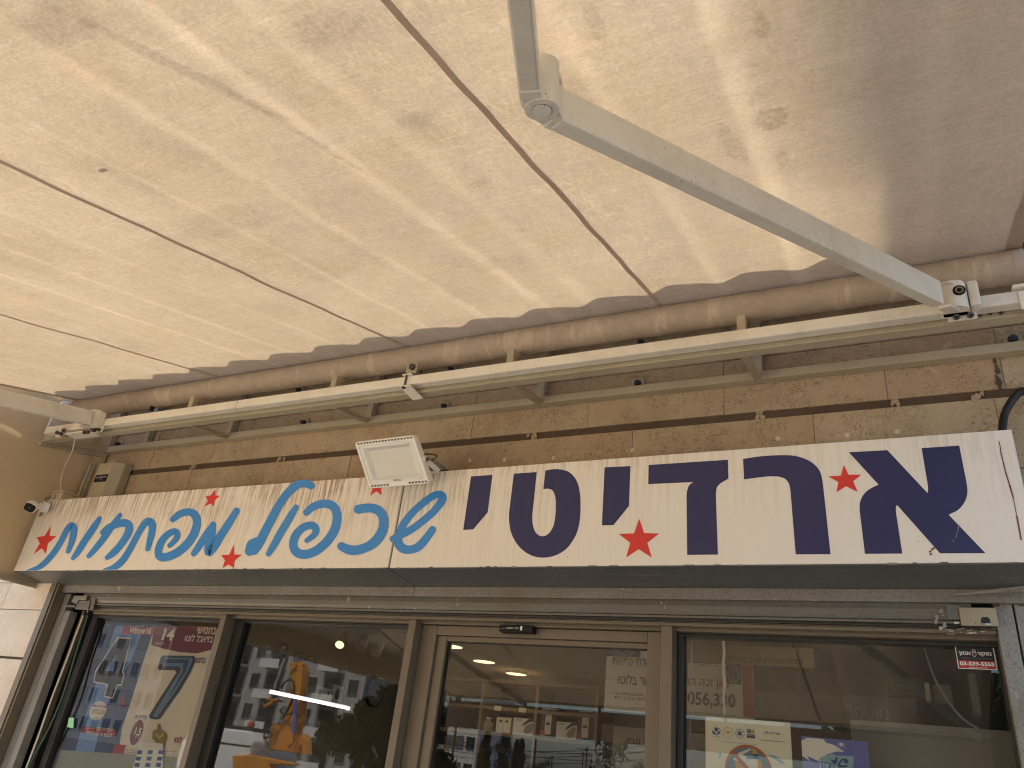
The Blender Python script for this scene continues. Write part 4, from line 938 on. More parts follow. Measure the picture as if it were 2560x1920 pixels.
# junction box, cable, camera
jb = thing('junction_box', 'small cream junction box standing on the left end of the sign', 'junction box', (-3.9, -.15, 2.71))
yj = -.20; J = lambda x_, y_: (x_ * .18083, 940 + y_ * .18083)
a = P(*J(715, 1640), y=yj); b = P(*J(875, 1595), y=yj)
mb = MB(); mb.box(a.x, b.x, yj, yj + .10, zt_ + .001, b.z - .003, 'beige_plastic'); mb.build('body', jb, bevel=.004)
mb = MB(); mb.box(a.x - .004, b.x + .004, yj - .004, yj + .105, b.z - .0025, b.z + .006, 'beige_plastic'); mb.build('lid', jb, bevel=.002)
mb = MB(); c_ = Vector((a.x + .028, yj - .001, (zt_ + b.z) / 2)); mb.cyl(c_, c_ - Vector((0, .005, 0)), .014, 'beige_plastic_dark', 16); mb.build('gland', jb)
cable('cable', 'thin white cable curving from the awning arm bracket down to the junction box', [P(*J(1040, 840), y=-.37), P(*J(1030, 900), y=-.36), P(*J(1000, 1040), y=-.33), P(*J(930, 1180), y=-.28), P(*J(880, 1300), y=-.23), P(*J(850, 1420), y=-.2), P(*J(836, 1595), y=-.17)], .0038, 'cable_white')
cm = thing('security_camera', 'white bullet security camera with black lens window at the left end of the sign', 'camera', (-4.0, -.26, 2.66))
Cq = lambda x_, y_: (x_ * .09042, 1200 + y_ * .09042)
yc_ = -.33
body = [P(*Cq(*q), y=yc_) for q in ((740, 610), (870, 640), (1010, 730), (1020, 780), (960, 870), (890, 920), (830, 920), (640, 820), (630, 770), (690, 660))]
cen = sum(body, Vector()) / len(body); back = Vector((-.050, .040, .034))
def loop(sc, off): return [cen + (q - cen) * sc + off for q in body]
mb = MB(); L0 = loop(1.0, Vector((0, 0, 0))); L1 = loop(1.03, back * .15); L2 = loop(1.0, back * .7); L3 = loop(.8, back)
n = len(body); allv = L0 + L1 + L2 + L3
mb.add(allv, [(r_ * n + i, r_ * n + (i + 1) % n, (r_ + 1) * n + (i + 1) % n, (r_ + 1) * n + i) for r_ in range(3) for i in range(n)] + [tuple(range(n))[::-1], tuple(range(3 * n, 4 * n))], 'white_plastic', False); mb.build('housing', cm, bevel=.002)
mb = MB(); mb.prism(loop(.88, Vector((0, -.002, 0))), (0, .0018, 0), 'black_plastic'); mb.build('lens_window', cm)
mb = MB(); mb.cyl(cen + Vector((.002, -.0022, 0)), cen + Vector((.002, -.003, 0)), .009, 'ink_dark', 24); mb.build('lens', cm)
bc = P(*Cq(1180, 740), y=-.25)
mb = MB(); mb.cyl(bc + Vector((.012, .028, 0)), bc + Vector((-.004, 0, 0)), .027, 'white_plastic', 28); mb.cyl(bc + Vector((-.004, 0, 0)), bc + Vector((-.012, -.012, 0)), .018, 'white_plastic', 24); mb.tube([bc + Vector((-.01, -.01, 0)), bc + Vector((-.03, -.03, .004)), cen + back * .6], .008, 'white_plastic', 14); mb.build('mount', cm, bevel=.002)
mb = MB(); c_ = P(*Cq(1130, 950), y=YS - .003); mb.box(c_.x - .014, c_.x + .012, YS - .004, YS - .0005, c_.z - .009, c_.z + .012, 'ink_grey'); mb.build('base_label', cm)
mb = MB(); mb.tube(smooth_path([tuple(bc + Vector((.02, .02, .02))), tuple(P(*Cq(1250, 530), y=-.22)), tuple(P(*Cq(1420, 480), y=-.2)), (c0.x * 0 + a.x + .028, yj - .004, (zt_ + b.z) / 2)], 6), .0022, 'black_rubber', 8); mb.tube(smooth_path([tuple(bc + Vector((.022, .02, -.005))), tuple(P(*Cq(1330, 600), y=-.235)), tuple(P(*Cq(1440, 540), y=-.225)), (a.x + .034, yj - .004, (zt_ + b.z) / 2 - .004)], 6), .0026, 'cable_white', 8); mb.build('lead', cm)

# ------------------------------------------------------------------ floodlight
fl = thing('floodlight', 'white square LED floodlight with slotted rim tilted down over the sign', 'floodlight', (-1.66, -.25, 2.7))
FA, FB, FC, FD = P(883, 1108, y=-.405), P(1036, 1089, y=-.405), P(1074, 1207, y=-.32), P(923, 1219.5, y=-.32)
ex = ((FB - FA) + (FC - FD)).normalized(); ey = ((FA - FD) + (FB - FC)); ey = (ey - ey.dot(ex) * ex).normalized(); en = ex.cross(ey).normalized()
cf = (FA + FB + FC + FD) / 4; wF = ((FB - FA).length + (FC - FD).length) / 2; hF = ((FA - FD).length + (FB - FC).length) / 2
shear = ((FA + FB) / 2 - (FC + FD) / 2).dot(ex)
if en.y > 0: en = -en
def fp(a, b, d=0):  # a, b in -.5...5 across and up the lamp, d outwards
    return cf + ex * (a * wF * .98 + b * shear) + ey * (b * hF) + en * d
def rrect(hw_, hh, r_, d, n=5):
    out = []
    for cx_, cy_, a0_ in ((hw_ - r_, hh - r_, 0), (-hw_ + r_, hh - r_, 90), (-hw_ + r_, -hh + r_, 180), (hw_ - r_, -hh + r_, 270)):
        for k in range(n + 1):
            t = R(a0_ + 90 * k / n); out.append(fp(cx_ + math.cos(t) * r_, cy_ + math.sin(t) * r_, d))
    return out
def shell(mb, rings, mat, cap0=True, cap1=True):
    n = len(rings[0]); vs_ = [q for r_ in rings for q in r_]
    fs_ = [(k * n + i, k * n + (i + 1) % n, (k + 1) * n + (i + 1) % n, (k + 1) * n + i) for k in range(len(rings) - 1) for i in range(n)]
    if cap0: fs_.append(tuple(range(n)))
    if cap1: fs_.append(tuple(range((len(rings) - 1) * n, len(rings) * n)))
    mb.add(vs_, fs_, mat)
mb = MB(); shell(mb, [rrect(.5, .5, .06, -.002), rrect(.5, .5, .06, -.03), rrect(.46, .46, .06, -.036)], 'white_plastic', False, True)
shell(mb, [rrect(.488, .488, .055, 0), rrect(.5, .5, .06, -.002)], 'white_plastic', False, False)
shell(mb, [rrect(.488, .488, .055, 0), rrect(.46, .41, .04, 0), rrect(.455, .405, .04, -.003)], 'white_plastic', False, False); mb.build('housing', fl)
mb = MB(); shell(mb, [rrect(.455, .405, .04, -.003), rrect(.40, .345, .02, -.003)], 'lamp_diffuser', False, False); shell(mb, [rrect(.40, .345, .02, -.003), rrect(.335, .28, .01, -.012)], 'lamp_diffuser', False, False); mb.build('reflector', fl)
mb = MB(); shell(mb, [rrect(.335, .28, .01, -.012)], 'lamp_lens', True, False); mb.build('lens', fl, fix=False)
def slots(b0, b1, rng):
    for k in rng:
        a = -.455 + k * .0525; 
        mb = MB(); mb.add([fp(a, b0, .0012), fp(a + .038, b0, .0012), fp(a + .034, b1, .0012), fp(a + .006, b1, .0012)], [(0, 1, 2, 3)], 'ink_black'); mb.add([fp(a + .006, b1, .0014), fp(a + .034, b1, .0014), fp(a + .03, (b0 + b1) / 2, .0014), fp(a + .012, (b0 + b1) / 2, .0014)], [(0, 1, 2, 3)], 'ink_grey')
        mb.build('vent_slot', fl, fix=False)
slots(.472, .434, range(18)); slots(-.434, -.472, list(range(6)) + list(range(12, 18)))
def ftext(body, a0_, a1_, b0, b1, nm):
    vs_, fs_ = glyphs(body, .0); x0_ = min(v[0] for v in vs_); x1_ = max(v[0] for v in vs_); y0_ = min(v[1] for v in vs_); y1_ = max(v[1] for v in vs_)
    mb = MB(); mb.add([fp(a0_ + (p[0] - x0_) / (x1_ - x0_) * (a1_ - a0_), b0 + (p[1] - y0_) / (y1_ - y0_) * (b1 - b0), -.001) for p in vs_], fs_, 'ink_dark'); mb.build(nm, fl, fix=False)
ftext('NISKO', -.06, .07, -.392, -.352, 'lettering'); ftext('IP65', .365, .41, -.385, -.365, 'lettering')
pv = fp(.515, -.02, -.02); mt = P(1096, 1182, y=-.235)
mb = MB(); mb.bar(pv, mt + Vector((0, 0, .006)), .003, .020, 'white_plastic', (0, 1, 0)); 
pv2 = fp(-.515, -.02, -.02); mt2 = mt + (pv2 - pv)
mb.bar(pv2, mt2 + Vector((0, 0, .006)), .003, .020, 'white_plastic', (0, 1, 0)); mb.bar(mt + Vector((.0, 0, .004)), mt2 + Vector((0, 0, .004)), .003, .022, 'white_plastic', (0, 1, 0)); mb.build('bracket', fl, bevel=.001)
mb = MB(); mb.cyl(pv + ex * .004, pv + ex * .012, .0075, 'bolt_steel', 6); mb.cyl(pv - ex * .01, pv + ex * .004, .012, 'white_plastic', 16); mb.build('pivot_bolt', fl)
mb = MB(); q0 = mt + Vector((-.01, .02, .002)); mb.prism([P(1056, 1143, y=-.12), P(1080, 1144, y=-.12), P(1120, 1174, y=-.12), P(1058, 1178, y=-.12)], (0, .05, 0), 'galvanised_flat'); mb.build('driver_box', fl, bevel=.004)
mb = MB(); mb.tube(smooth_path([tuple(fp(.1, .2, -.036)), tuple(fp(.3, .1, -.07)), tuple(fp(.62, .02, -.06)), tuple(P(1060, 1165, y=-.14)), tuple(P(1085, 1172, y=-.10))], 6), .0028, 'black_rubber', 8); mb.build('lead', fl)

# conduit top right
cable('conduit', 'black corrugated hose curving behind the right end of the sign', [P(2620, 985, y=-.06), P(2560, 978, y=-.05), P(2535, 995, y=-.05), P(2512, 1035, y=-.06), P(2505, 1080, y=-.09), P(2500, 1120, y=-.10)], .0115, 'black_rubber')['category'] = 'hose'
mb = MB(); pth = smooth_path([tuple(P(2620, 985, y=-.06)), tuple(P(2560, 978, y=-.05)), tuple(P(2535, 995, y=-.05)), tuple(P(2512, 1035, y=-.06)), tuple(P(2505, 1080, y=-.09))], 14)

# dark stain of old sealant right
mb = MB(); k = 0
for u_, v_, w_ in ((2486, 902, .007), (2490, 915, .006), (2494, 928, .009), (2492, 945, .006), (2497, 957, .010), (2500, 970, .006)):
    c_ = P(u_, v_, y=-.003); k += 1
    mb.add([(c_.x + math.cos(t) * w_ * random.uniform(.5, 1.2), -.0032 - k * .0003, c_.z + math.sin(t) * w_ * 1.9 * random.uniform(.6, 1.1)) for t in (0, .8, 1.6, 2.4, 3.2, 4, 4.8, 5.6)], [tuple(range(8))], 'bark')
mb.build('sealant_stain', fac, fix=False)

# ================================================================== inside the shop
def R4(x_, y_): return (540 + x_ * .19892, 1600 + y_ * .19892)
def R8(x_, y_): return (1000 + x_ * .31646, 1440 + y_ * .31646)
def R5(x_, y_): return (1080 + x_ * .25316, 1740 + y_ * .25316)
def R6(x_, y_): return (1680 + x_ * .21698, 1560 + y_ * .21698)
def R7(x_, y_): return (2080 + x_ * .217, 1560 + y_ * .217)
def R3(x_, y_): return (180 + x_ * .26518, 1480 + y_ * .26522)
XW = -3.80; CE = 2.42; BY = 3.4
room = thing('shop_interior', 'dim shop room with plain walls and ceiling seen through the glass', 'room', (-1.8, 1.7, 0)); room['kind'] = 'structure'
MB().box(XW, 1.2, .13, BY, -.02, .02, 'interior_floor').build('floor', room)
MB().box(XW, 1.2, .13, BY, CE, CE + .05, 'interior_ceiling').build('ceiling', room)
mb = MB(); mb.box(XW - .05, XW, .13, BY, 0.02, CE, 'interior_wall'); mb.box(1.2, 1.25, .13, BY, 0.02, CE, 'interior_wall'); mb.box(XW, 1.2, BY, BY + .05, .02, CE, 'interior_wall'); mb.build('wall', room)
mb = MB(); mb.box(-3.75, .24, .125, .16, 2.2, 2.42, 'ink_black'); mb.build('soffit', room)

def rect_px(mb, f, a, b, y, mat, d=.0008, t=0):
    p = P(*f(*a), y=y); q = P(*f(*b), y=y); x0_, x1_ = sorted((p.x, q.x)); z0_, z1_ = sorted((p.z, q.z))
    mb.box(x0_, x1_, y - d, y + t, z0_, z1_, mat); return x0_, x1_, z0_, z1_
def poly_px(mb, f, pts, y, mat):
    q = [P(*f(*p), y=y) for p in pts]; mb.add(q, [tuple(range(len(q)))], mat)
def text_px(mb, f, body, a, b, y, mat, bold=.01):   # a = left bottom, b = right top in photo region coordinates
    p = P(*f(*a), y=y); q = P(*f(*b), y=y); text(mb, body, (p.x, p.z), (q.x, q.z if q.z > p.z + .002 else p.z + .012), y, mat, bold)
def text_h(mb, f, body, a, b, h, y, mat, bold=.01):  # a, b = ends of the base line
    p = P(*f(*a), y=y); q = P(*f(*b), y=y); zc = (p.z + q.z) / 2; text(mb, body, (p.x, zc), (q.x, zc + h), y, mat, bold)
def ell(mb, c_, rx, rz, y, mat, n=28, ring=0):
    o_ = [(c_[0] + math.cos(2 * math.pi * k / n) * rx, y, c_[1] + math.sin(2 * math.pi * k / n) * rz) for k in range(n)]
    if not ring: mb.add(o_, [tuple(range(n))], mat)
    else:
        i_ = [(c_[0] + math.cos(2 * math.pi * k / n) * (rx - ring), y, c_[1] + math.sin(2 * math.pi * k / n) * (rz - ring)) for k in range(n)]
        mb.add(o_ + i_, [(k, (k + 1) % n, n + (k + 1) % n, n + k) for k in range(n)], mat)

# ---- lottery poster behind the left pane
yp = .118
lp = thing('lottery_poster', 'lottery poster with big 4 and 7 on blue and cream behind the left pane', 'poster', (-3.2, yp, 1.6))
mb = MB()
def L(a, b): return P(*R3(a, b), y=yp)
top = P(*R3(800, 318), y=yp).z; bot = 1.50
def wav(t): return .012 * math.sin(t * 22) + .006 * math.sin(t * 51)
edge = [(-3.655 + wav(t / 20), bot + (top - bot) * t / 20) for t in range(21)]
div = [P(*R3(*q), y=yp) for q in ((430, 1659), (430, 1560), (470, 1290), (560, 1020), (690, 600), (742, 450), (772, 312))]
div = [(q.x, q.z) for q in div]; div[0] = (div[0][0], bot); div[-1] = (div[-1][0], top)
mb.add([(x_, yp, z_) for x_, z_ in edge] + [(x_, yp, z_) for x_, z_ in div[::-1]], [tuple(range(21 + len(div)))], 'poster_navy')
mb.add([(x_, yp, z_) for x_, z_ in div] + [(-2.72, yp, top), (-2.72, yp, bot)], [tuple(range(len(div) + 2))], 'paper_beige')
mb.build('sheet', lp, fix=False)
mb = MB(); y1 = yp - .0012; y2 = yp - .0024; y3 = yp - .0036; y4 = yp - .0048
poly_px(mb, R3, [(415, 318), (680, 322), (560, 640), (300, 1100), (200, 1560), (30, 1500), (130, 1150), (260, 760)], y1, 'poster_sky')
poly_px(mb, R3, [(300, 360), (400, 320), (180, 480)], y1, 'poster_navy')
rect_px(mb, R3, (490, 322), (768, 408), y2, 'ink_red')
text_h(mb, R3, 'Winner16', (530, 392), (738, 395), .032, y3, 'paper_cream', .03)
poly_px(mb, R3, [(780, 318), (1370, 325), (1310, 545), (1180, 578), (1000, 565), (850, 530), (745, 500)], y2, 'ink_maroon')
text_h(mb, R3, '14', (840, 455), (948, 458), .055, y3, 'paper_cream', .04)
text_h(mb, R3, heb('בחמישי'), (1170, 392), (1350, 398), .030, y3, 'paper_cream', .02)
text_h(mb, R3, heb('בדאבל לוֹטוֹ'.replace('וֹ', 'ו')), (1055, 468), (1320, 475), .033, y3, 'paper_cream', .02)
text_h(mb, R3, heb('מיליון ₪'), (785, 500), (858, 501), .014, y3, 'paper_cream', .01)
poly_px(mb, R3, [(430, 425), (562, 433), (480, 752), (497, 765), (470, 880), (432, 885), (385, 1003), (298, 988), (330, 878), (203, 852), (215, 750), (345, 555)], y3, 'paper_white')
poly_px(mb, R3, [(440, 436), (550, 443), (468, 758), (485, 772), (462, 868), (425, 873), (378, 992), (310, 980), (342, 868), (213, 842), (225, 755), (352, 560)], y3 - .0006, 'ink_black')
poly_px(mb, R3, [(418, 590), (388, 750), (315, 742)], y4 - .0002, 'poster_sky')
seven = [(860, 598), (1155, 603), (1163, 640), (1115, 760), (1010, 935), (905, 1080), (830, 1192), (800, 1203), (735, 1195), (725, 1165), (790, 1060), (900, 890), (985, 757), (965, 738), (815, 735), (808, 715), (835, 620)]
poly_px(mb, R3, seven, y3, 'ink_dark')
poly_px(mb, R3, [(875, 618), (1130, 622), (1135, 650), (1090, 750), (985, 925), (800, 1180), (760, 1170), (880, 970), (1030, 730), (1010, 700), (850, 700)], y3 - .0006, 'ink_steel')
poly_px(mb, R3, [(870, 632), (1110, 635), (1075, 735), (960, 925), (900, 1010), (1045, 745), (1050, 670), (860, 668)], y4 - .0002, 'poster_navy')
text_h(mb, R3, heb('בלוטו'), (1160, 668), (1248, 672), .028, y3, 'ink_black', .01)
text_h(mb, R3, heb('מיליון ₪'), (585, 1205), (695, 1213), .024, y3, 'ink_dark', .01)
c_ = L(612, 1325); ell(mb, (c_.x, c_.z), .036, .052, y2, 'ink_maroon'); text_h(mb, R3, '1.5', (583, 1352), (640, 1355), .032, y3, 'paper_cream', .03); text_h(mb, R3, heb('מיליון'), (585, 1390), (636, 1391), .014, y3, 'paper_cream')
text_h(mb, R3, heb('לוטו'), (955, 1420), (1025, 1424), .026, y3, 'ink_red', .02)
c_ = L(248, 1120); ell(mb, (c_.x, c_.z), .058, .042, y2, 'paper_white'); rect_px(mb, R3, (200, 1062), (335, 1095), y3, 'ink_red'); text_h(mb, R3, heb('Winner שישי')[::1] if 0 else 'Winner', (222, 1090), (300, 1093), .012, y4, 'paper_white'); text_h(mb, R3, '₪501,000', (178, 1160), (305, 1163), .026, y3, 'ink_yellow', .03)
rect_px(mb, R3, (105, 1265), (400, 1368), y2, 'ink_red'); text_h(mb, R3, heb('סורקים את הקוד ומגיעים'), (135, 1308), (385, 1322), .018, y3, 'paper_white'); text_h(mb, R3, '16Winner-' + heb('לעמוד ה '), (125, 1350), (375, 1360), .018, y3, 'paper_white')
rect_px(mb, R3, (405, 1430), (470, 1560), y2, 'ink_red')
poly_px(mb, R3, [(810, 1240), (835, 1245), (838, 1290), (895, 1330), (900, 1370), (865, 1460), (800, 1430), (755, 1380), (760, 1310), (800, 1290)], y2, 'ink_gold')
poly_px(mb, R3, [(790, 1330), (825, 1360), (870, 1325), (865, 1345), (825, 1385), (785, 1350)], y3, 'ink_yellow')
poly_px(mb, R3, [(450, 985), (500, 985), (500, 1060), (470, 1110), (440, 1060)], y2, 'ink_maroon')
for k in range(4):
    for j in range(13):
        if random.random() < .85: rect_px(mb, R3, (505 + j * 37 - k * 4, 1486 + k * 22 + j * 1.2), (505 + j * 37 + 22 + random.random() * 10 - k * 4, 1493 + k * 22 + j * 1.2), y2, 'ink_dark', .0002)
mb.build('print', lp, fix=False)
fs_ = MB(); q = [P(*q_, y=.112) for q_ in ((111, 1872), (440, 1893), (440, 2000), (60, 2000))]
fs_.add(q, [(0, 1, 2, 3)], 'frosted_sheet'); tag(fs_.build('paper_sheet', fix=False), 'pale green sheet of paper at the foot of the lottery poster window', 'paper')
bw = MB(); q = [P(*R3(*q_), y=.108) for q_ in ((650, 1410), (860, 1430), (860, 1700), (560, 1700))]; bw.add(q, [(0, 1, 2, 3)], 'paper_white')
for k in range(3):
    xx = 590 + k * 100
    for r_ in range(4):
        yy = 1490 + r_ * 60; bw.add([P(*R3(xx - r_ * 12 + dx, yy + dy), y=.1070) for dx, dy in ((30, 0), (75, 4), (65, 40), (20, 36))], [(0, 1, 2, 3)], 'ink_blue')
tag(bw.build('striped_bag', fix=False), 'white bag with bright blue stripes low in the left window', 'bag')
gt = MB(); gt.add([P(*q_, y=.07) for q_ in ((172, 1794), (185, 1794), (183, 1820), (168, 1818))], [(0, 1, 2, 3)], 'green_tag'); tag(gt.build('sticky_tag', fix=False), 'small light green tag on the left jamb beside the poster window', 'tag')

# ---- notices on the right pane
yn = YG + .0025
wn_ = thing('no_alcohol_notice', 'cream notice with red no-alcohol sign and round emblems on the right pane', 'notice', (-.46, yn, 1.8))
mb = MB(); a = P(*R6(383, 1062), y=yn); b = P(*R6(1362, 1135), y=yn); ztn = (a.z + b.z) / 2; x0n, x1n = a.x, b.x
mb.box(x0n, x1n, yn, yn + .0012, 1.55, ztn, 'paper_cream'); mb.build('sheet', wn_)
mb = MB(); yq = yn - .0006; yr = yn - .0012; yt = yn - .0018
def N(a_, b_): q_ = P(*R6(a_, b_), y=yq); return (q_.x, q_.z)
text_h(mb, R6, heb('שם העסק:'), (1060, 1278), (1250, 1290), .0095, yq, 'ink_black', .01)
q1 = N(1015, 1333); q2 = N(1303, 1360); mb.box(q1[0], q2[0], yq, yq + .0002, q1[1] - .0012, q1[1], 'ink_black')
c_ = N(510, 1225); poly_px(mb, R6, [(458, 1215), (500, 1255), (510, 1275), (525, 1252), (562, 1218), (550, 1262), (515, 1282), (470, 1265)], yq, 'ink_blue'); ell(mb, N(511, 1215), .0065, .0065, yq, 'ink_blue', 10); 
for t in range(5): ell(mb, (N(511, 1212)[0] + math.cos(t * 1.256 + .3) * .010, N(511, 1212)[1] + math.sin(t * 1.256 + .3) * .010), .0016, .0016, yq, 'ink_blue', 6)
c_ = N(645, 1252); ell(mb, c_, .0155, .0155, yq, 'ink_gold', 30, .001); ell(mb, c_, .0035, .0035, yq, 'ink_orange', 10, .001)
for t in (-.005, 0, .005): ell(mb, (c_[0] + t, c_[1] + .002), .002, .003, yr, 'ink_orange', 8, .0008)
c_ = N(782, 1262); ell(mb, c_, .0135, .0135, yq, 'ink_blue', 30, .0012)
mb.add([(c_[0] + math.cos(math.pi / 2 + k * math.pi / 6) * (.0115 if k % 2 == 0 else .004), yr, c_[1] + math.sin(math.pi / 2 + k * math.pi / 6) * (.0115 if k % 2 == 0 else .004)) for k in range(12)], [tuple(range(12))], 'ink_blue')
rect_px(mb, R6, (862, 1208), (912, 1262), yq, 'ink_teal', .0002); rect_px(mb, R6, (914, 1214), (952, 1262), yq, 'ink_yellow', .0002); rect_px(mb, R6, (862, 1268), (957, 1320), yq, 'poster_navy', .0002)
text_h(mb, R6, heb('משטרת ישראל'), (872, 1290), (948, 1294), .003, yr - .0002, 'paper_white', 0)
text_h(mb, R6, heb('משרד הבריאות'), (475, 1300), (552, 1304), .003, yr, 'ink_blue', 0)
rect_px(mb, R6, (590, 1352), (985, 1395), yq, 'pale_cyan', .0002)
cx_, cz_ = N(880, 1680); Rr = abs(N(880, 1400)[1] - cz_); 
poly_px(mb, R6, [(540, 1500), (565, 1465), (570, 1520), (545, 1550)], yq, 'pale_cyan'); poly_px(mb, R6, [(1100, 1500), (1200, 1520), (1320, 1620), (1250, 1600), (1150, 1540)], yq, 'pale_cyan')
ell(mb, (cx_, cz_), Rr * .98, Rr * .98, yq - .0001, 'ink_teal', 40)
poly_px(mb, R6, [(755, 1490), (905, 1430), (915, 1450), (800, 1510), (800, 1530)], yr, 'paper_white'); poly_px(mb, R6, [(800, 1500), (850, 1525), (870, 1560), (990, 1550), (1010, 1659), (850, 1659), (700, 1560), (760, 1495)], yr + .0003, 'paper_white')
poly_px(mb, R6, [(725, 1570), (800, 1590), (900, 1700), (740, 1700)], yr, 'ink_yellow'); poly_px(mb, R6, [(925, 1425), (972, 1430), (985, 1500), (930, 1498)], yr, 'ink_yellow'); poly_px(mb, R6, [(932, 1498), (985, 1502), (1003, 1558), (935, 1555)], yr, 'poster_navy'); poly_px(mb, R6, [(985, 1562), (1030, 1590), (1060, 1700), (990, 1700)], yr, 'ink_yellow')
ell(mb, (cx_, cz_), Rr * 1.03, Rr * 1.03, yt, 'ink_orange', 48, Rr * .10)
dd_ = .707 * Rr; w_ = Rr * .055
mb.add([(cx_ - dd_ - w_, yt - .0002, cz_ + dd_ - w_), (cx_ - dd_ + w_, yt - .0002, cz_ + dd_ + w_), (cx_ + dd_ + w_, yt - .0002, cz_ - dd_ + w_), (cx_ + dd_ - w_, yt - .0002, cz_ - dd_ - w_)], [(0, 1, 2, 3)], 'ink_orange')
mb.build('print', wn_, fix=False)
bn = thing('torn_notice', 'purple-blue notice, half torn away, with a light blue square, on the right pane', 'notice', (-.2, yn, 1.8))
a = P(*R6(1488, 1295), y=yn); b = P(*R7(408, 1352), y=yn)
mb = MB(); mb.box(a.x, b.x, yn, yn + .001, 1.55, (a.z + b.z) / 2, 'poster_periwinkle'); mb.build('sheet', bn)
mb = MB(); poly_px(mb, R6, [(1490, 1345), (1560, 1310), (1740, 1325), (1780, 1370), (1870, 1395), (1990, 1475), (1900, 1470), (1780, 1500), (1760, 1600), (1690, 1580), (1560, 1520), (1600, 1600), (1640, 1650), (1560, 1560), (1500, 1520)], yq, 'paper_white')
poly_px(mb, R6, [(1700, 1545), (1830, 1490), (1900, 1515), (2095, 1525), (2085, 1700), (1700, 1700)], yr, 'pale_cyan')
poly_px(mb, R6, [(1810, 1545), (1845, 1570), (1880, 1560), (1890, 1520), (1910, 1545), (1900, 1600), (1870, 1625), (1850, 1600)], yt, 'ink_blue'); poly_px(mb, R6, [(1970, 1560), (2005, 1545), (2035, 1580), (2020, 1610), (1985, 1600)], yt, 'ink_blue'); poly_px(mb, R6, [(1900, 1630), (1940, 1570), (1965, 1545), (1985, 1550), (1955, 1585), (1930, 1625), (1990, 1630), (2040, 1620), (2000, 1650), (1920, 1652)], yt, 'ink_blue')
text_h(mb, R6, heb('קו'), (1725, 1690), (1840, 1700), .022, yt, 'ink_blue', .04)
c_ = P(*R6(1950, 1385), y=yr); ell(mb, (c_.x, c_.z), .009, .0045, yr, 'paper_white', 20, .0016); ell(mb, (c_.x, c_.z), .0045, .003, yr, 'paper_white', 14)
text_h(mb, R6, heb('מפעל הפיס'), (1905, 1418), (2003, 1424), .0035, yr, 'paper_white', 0)
mb.build('print', bn, fix=False)
st_ = thing('alarm_sticker', 'black and red alarm company sticker with a phone number in the upper right pane corner', 'sticker', (.16, .076, 2.12))
ys = YG - .0025; a = P(*R7(1415, 250), y=ys); b = P(*R7(1908, 528), y=ys); b.x = P(*R7(1882, 400), y=ys).x; b.z = P(*R7(1680, 522), y=ys).z; a.z = P(*R7(1640, 258), y=ys).z
mb = MB(); mb.box(a.x, b.x, ys, ys + .001, b.z, a.z, 'paper_white'); mb.build('sheet', st_)
w_ = b.x - a.x; h_ = a.z - b.z
def sx(t): return a.x + w_ * t
def sz(t): return b.z + h_ * t
mb = MB(); mb.box(sx(.02), sx(.98), ys - .0004, ys - .0001, sz(.37), sz(.97), 'ink_black'); mb.box(sx(.02), sx(.98), ys - .0004, ys - .0001, sz(.03), sz(.37), 'ink_red')
text(mb, heb('מוקד'), (sx(.56), sz(.56)), (sx(.92), sz(.76)), ys - .0008, 'paper_white', .03); text(mb, heb('אמון'), (sx(.08), sz(.56)), (sx(.39), sz(.76)), ys - .0008, 'paper_white', .03)
ell(mb, (sx(.475), sz(.66)), w_ * .055, h_ * .12, ys - .0008, 'paper_white', 20, w_ * .012); ell(mb, (sx(.475), sz(.8)), w_ * .05, h_ * .07, ys - .0008, 'paper_white', 16, w_ * .012); mb.add([(sx(.45), ys - .001, sz(.72)), (sx(.475), ys - .001, sz(.57)), (sx(.50), ys - .001, sz(.72))], [(0, 1, 2)], 'ink_red')
text(mb, heb('ביטחון מתחיל באמון'), (sx(.12), sz(.43)), (sx(.92), sz(.50)), ys - .0008, 'ink_grey'); text(mb, '03-539-5555', (sx(.06), sz(.14)), (sx(.95), sz(.32)), ys - .0008, 'paper_white', .04); text(mb, 'www.amun.co.il', (sx(.28), sz(.055)), (sx(.76), sz(.105)), ys - .0008, 'paper_white')
mb.build('print', st_, fix=False)

# ---- hanging tapes and cable behind the right pane
def tape(pts, w_, mat, label):
    mb = MB(); q = [P(*p, y=.13) for p in smooth_path(pts, 5)]; n = len(q)
    vs_ = [v + Vector((s * w_, 0, 0)) for v in q for s in (-1, 1)]; vs_ += [v + Vector((0, .0012, 0)) for v in vs_]
    mb.add(vs_, [(2 * i, 2 * i + 1, 2 * i + 3, 2 * i + 2) for i in range(n - 1)] + [(2 * n + 2 * i, 2 * n + 2 * i + 1, 2 * n + 2 * i + 3, 2 * n + 2 * i + 2) for i in range(n - 1)] + [(2 * i, 2 * i + 2, 2 * n + 2 * i + 2, 2 * n + 2 * i) for i in range(n - 1)], mat, True)
    return tag(mb.build('tape_strip' if w_ > .0028 else 'cable'), label, 'tape' if w_ > .0028 else 'cord')
tape([R6(225, 130), R6(226, 400), R6(212, 700), R6(207, 1000), R6(200, 1400), R6(185, 1700)], .0024, 'paper_white', 'white cord hanging down the left edge of the right window')
tape([R6(585, 140), R6(600, 320), R6(588, 480), R6(605, 680), R6(593, 820), R6(606, 1060)], .0046, 'paper_white', 'twisted cream tape hanging above the cream notice')
cable('cable', 'thin pale cable sagging across the dark right side of the right window', [P(*R7(1055, 235), y=.2), P(*R7(1100, 400), y=.2), P(*R7(1200, 660), y=.2), P(*R7(1330, 880), y=.2), P(*R7(1500, 1080), y=.2), P(*R7(1700, 1215), y=.2)], .0035, 'paper_grey')

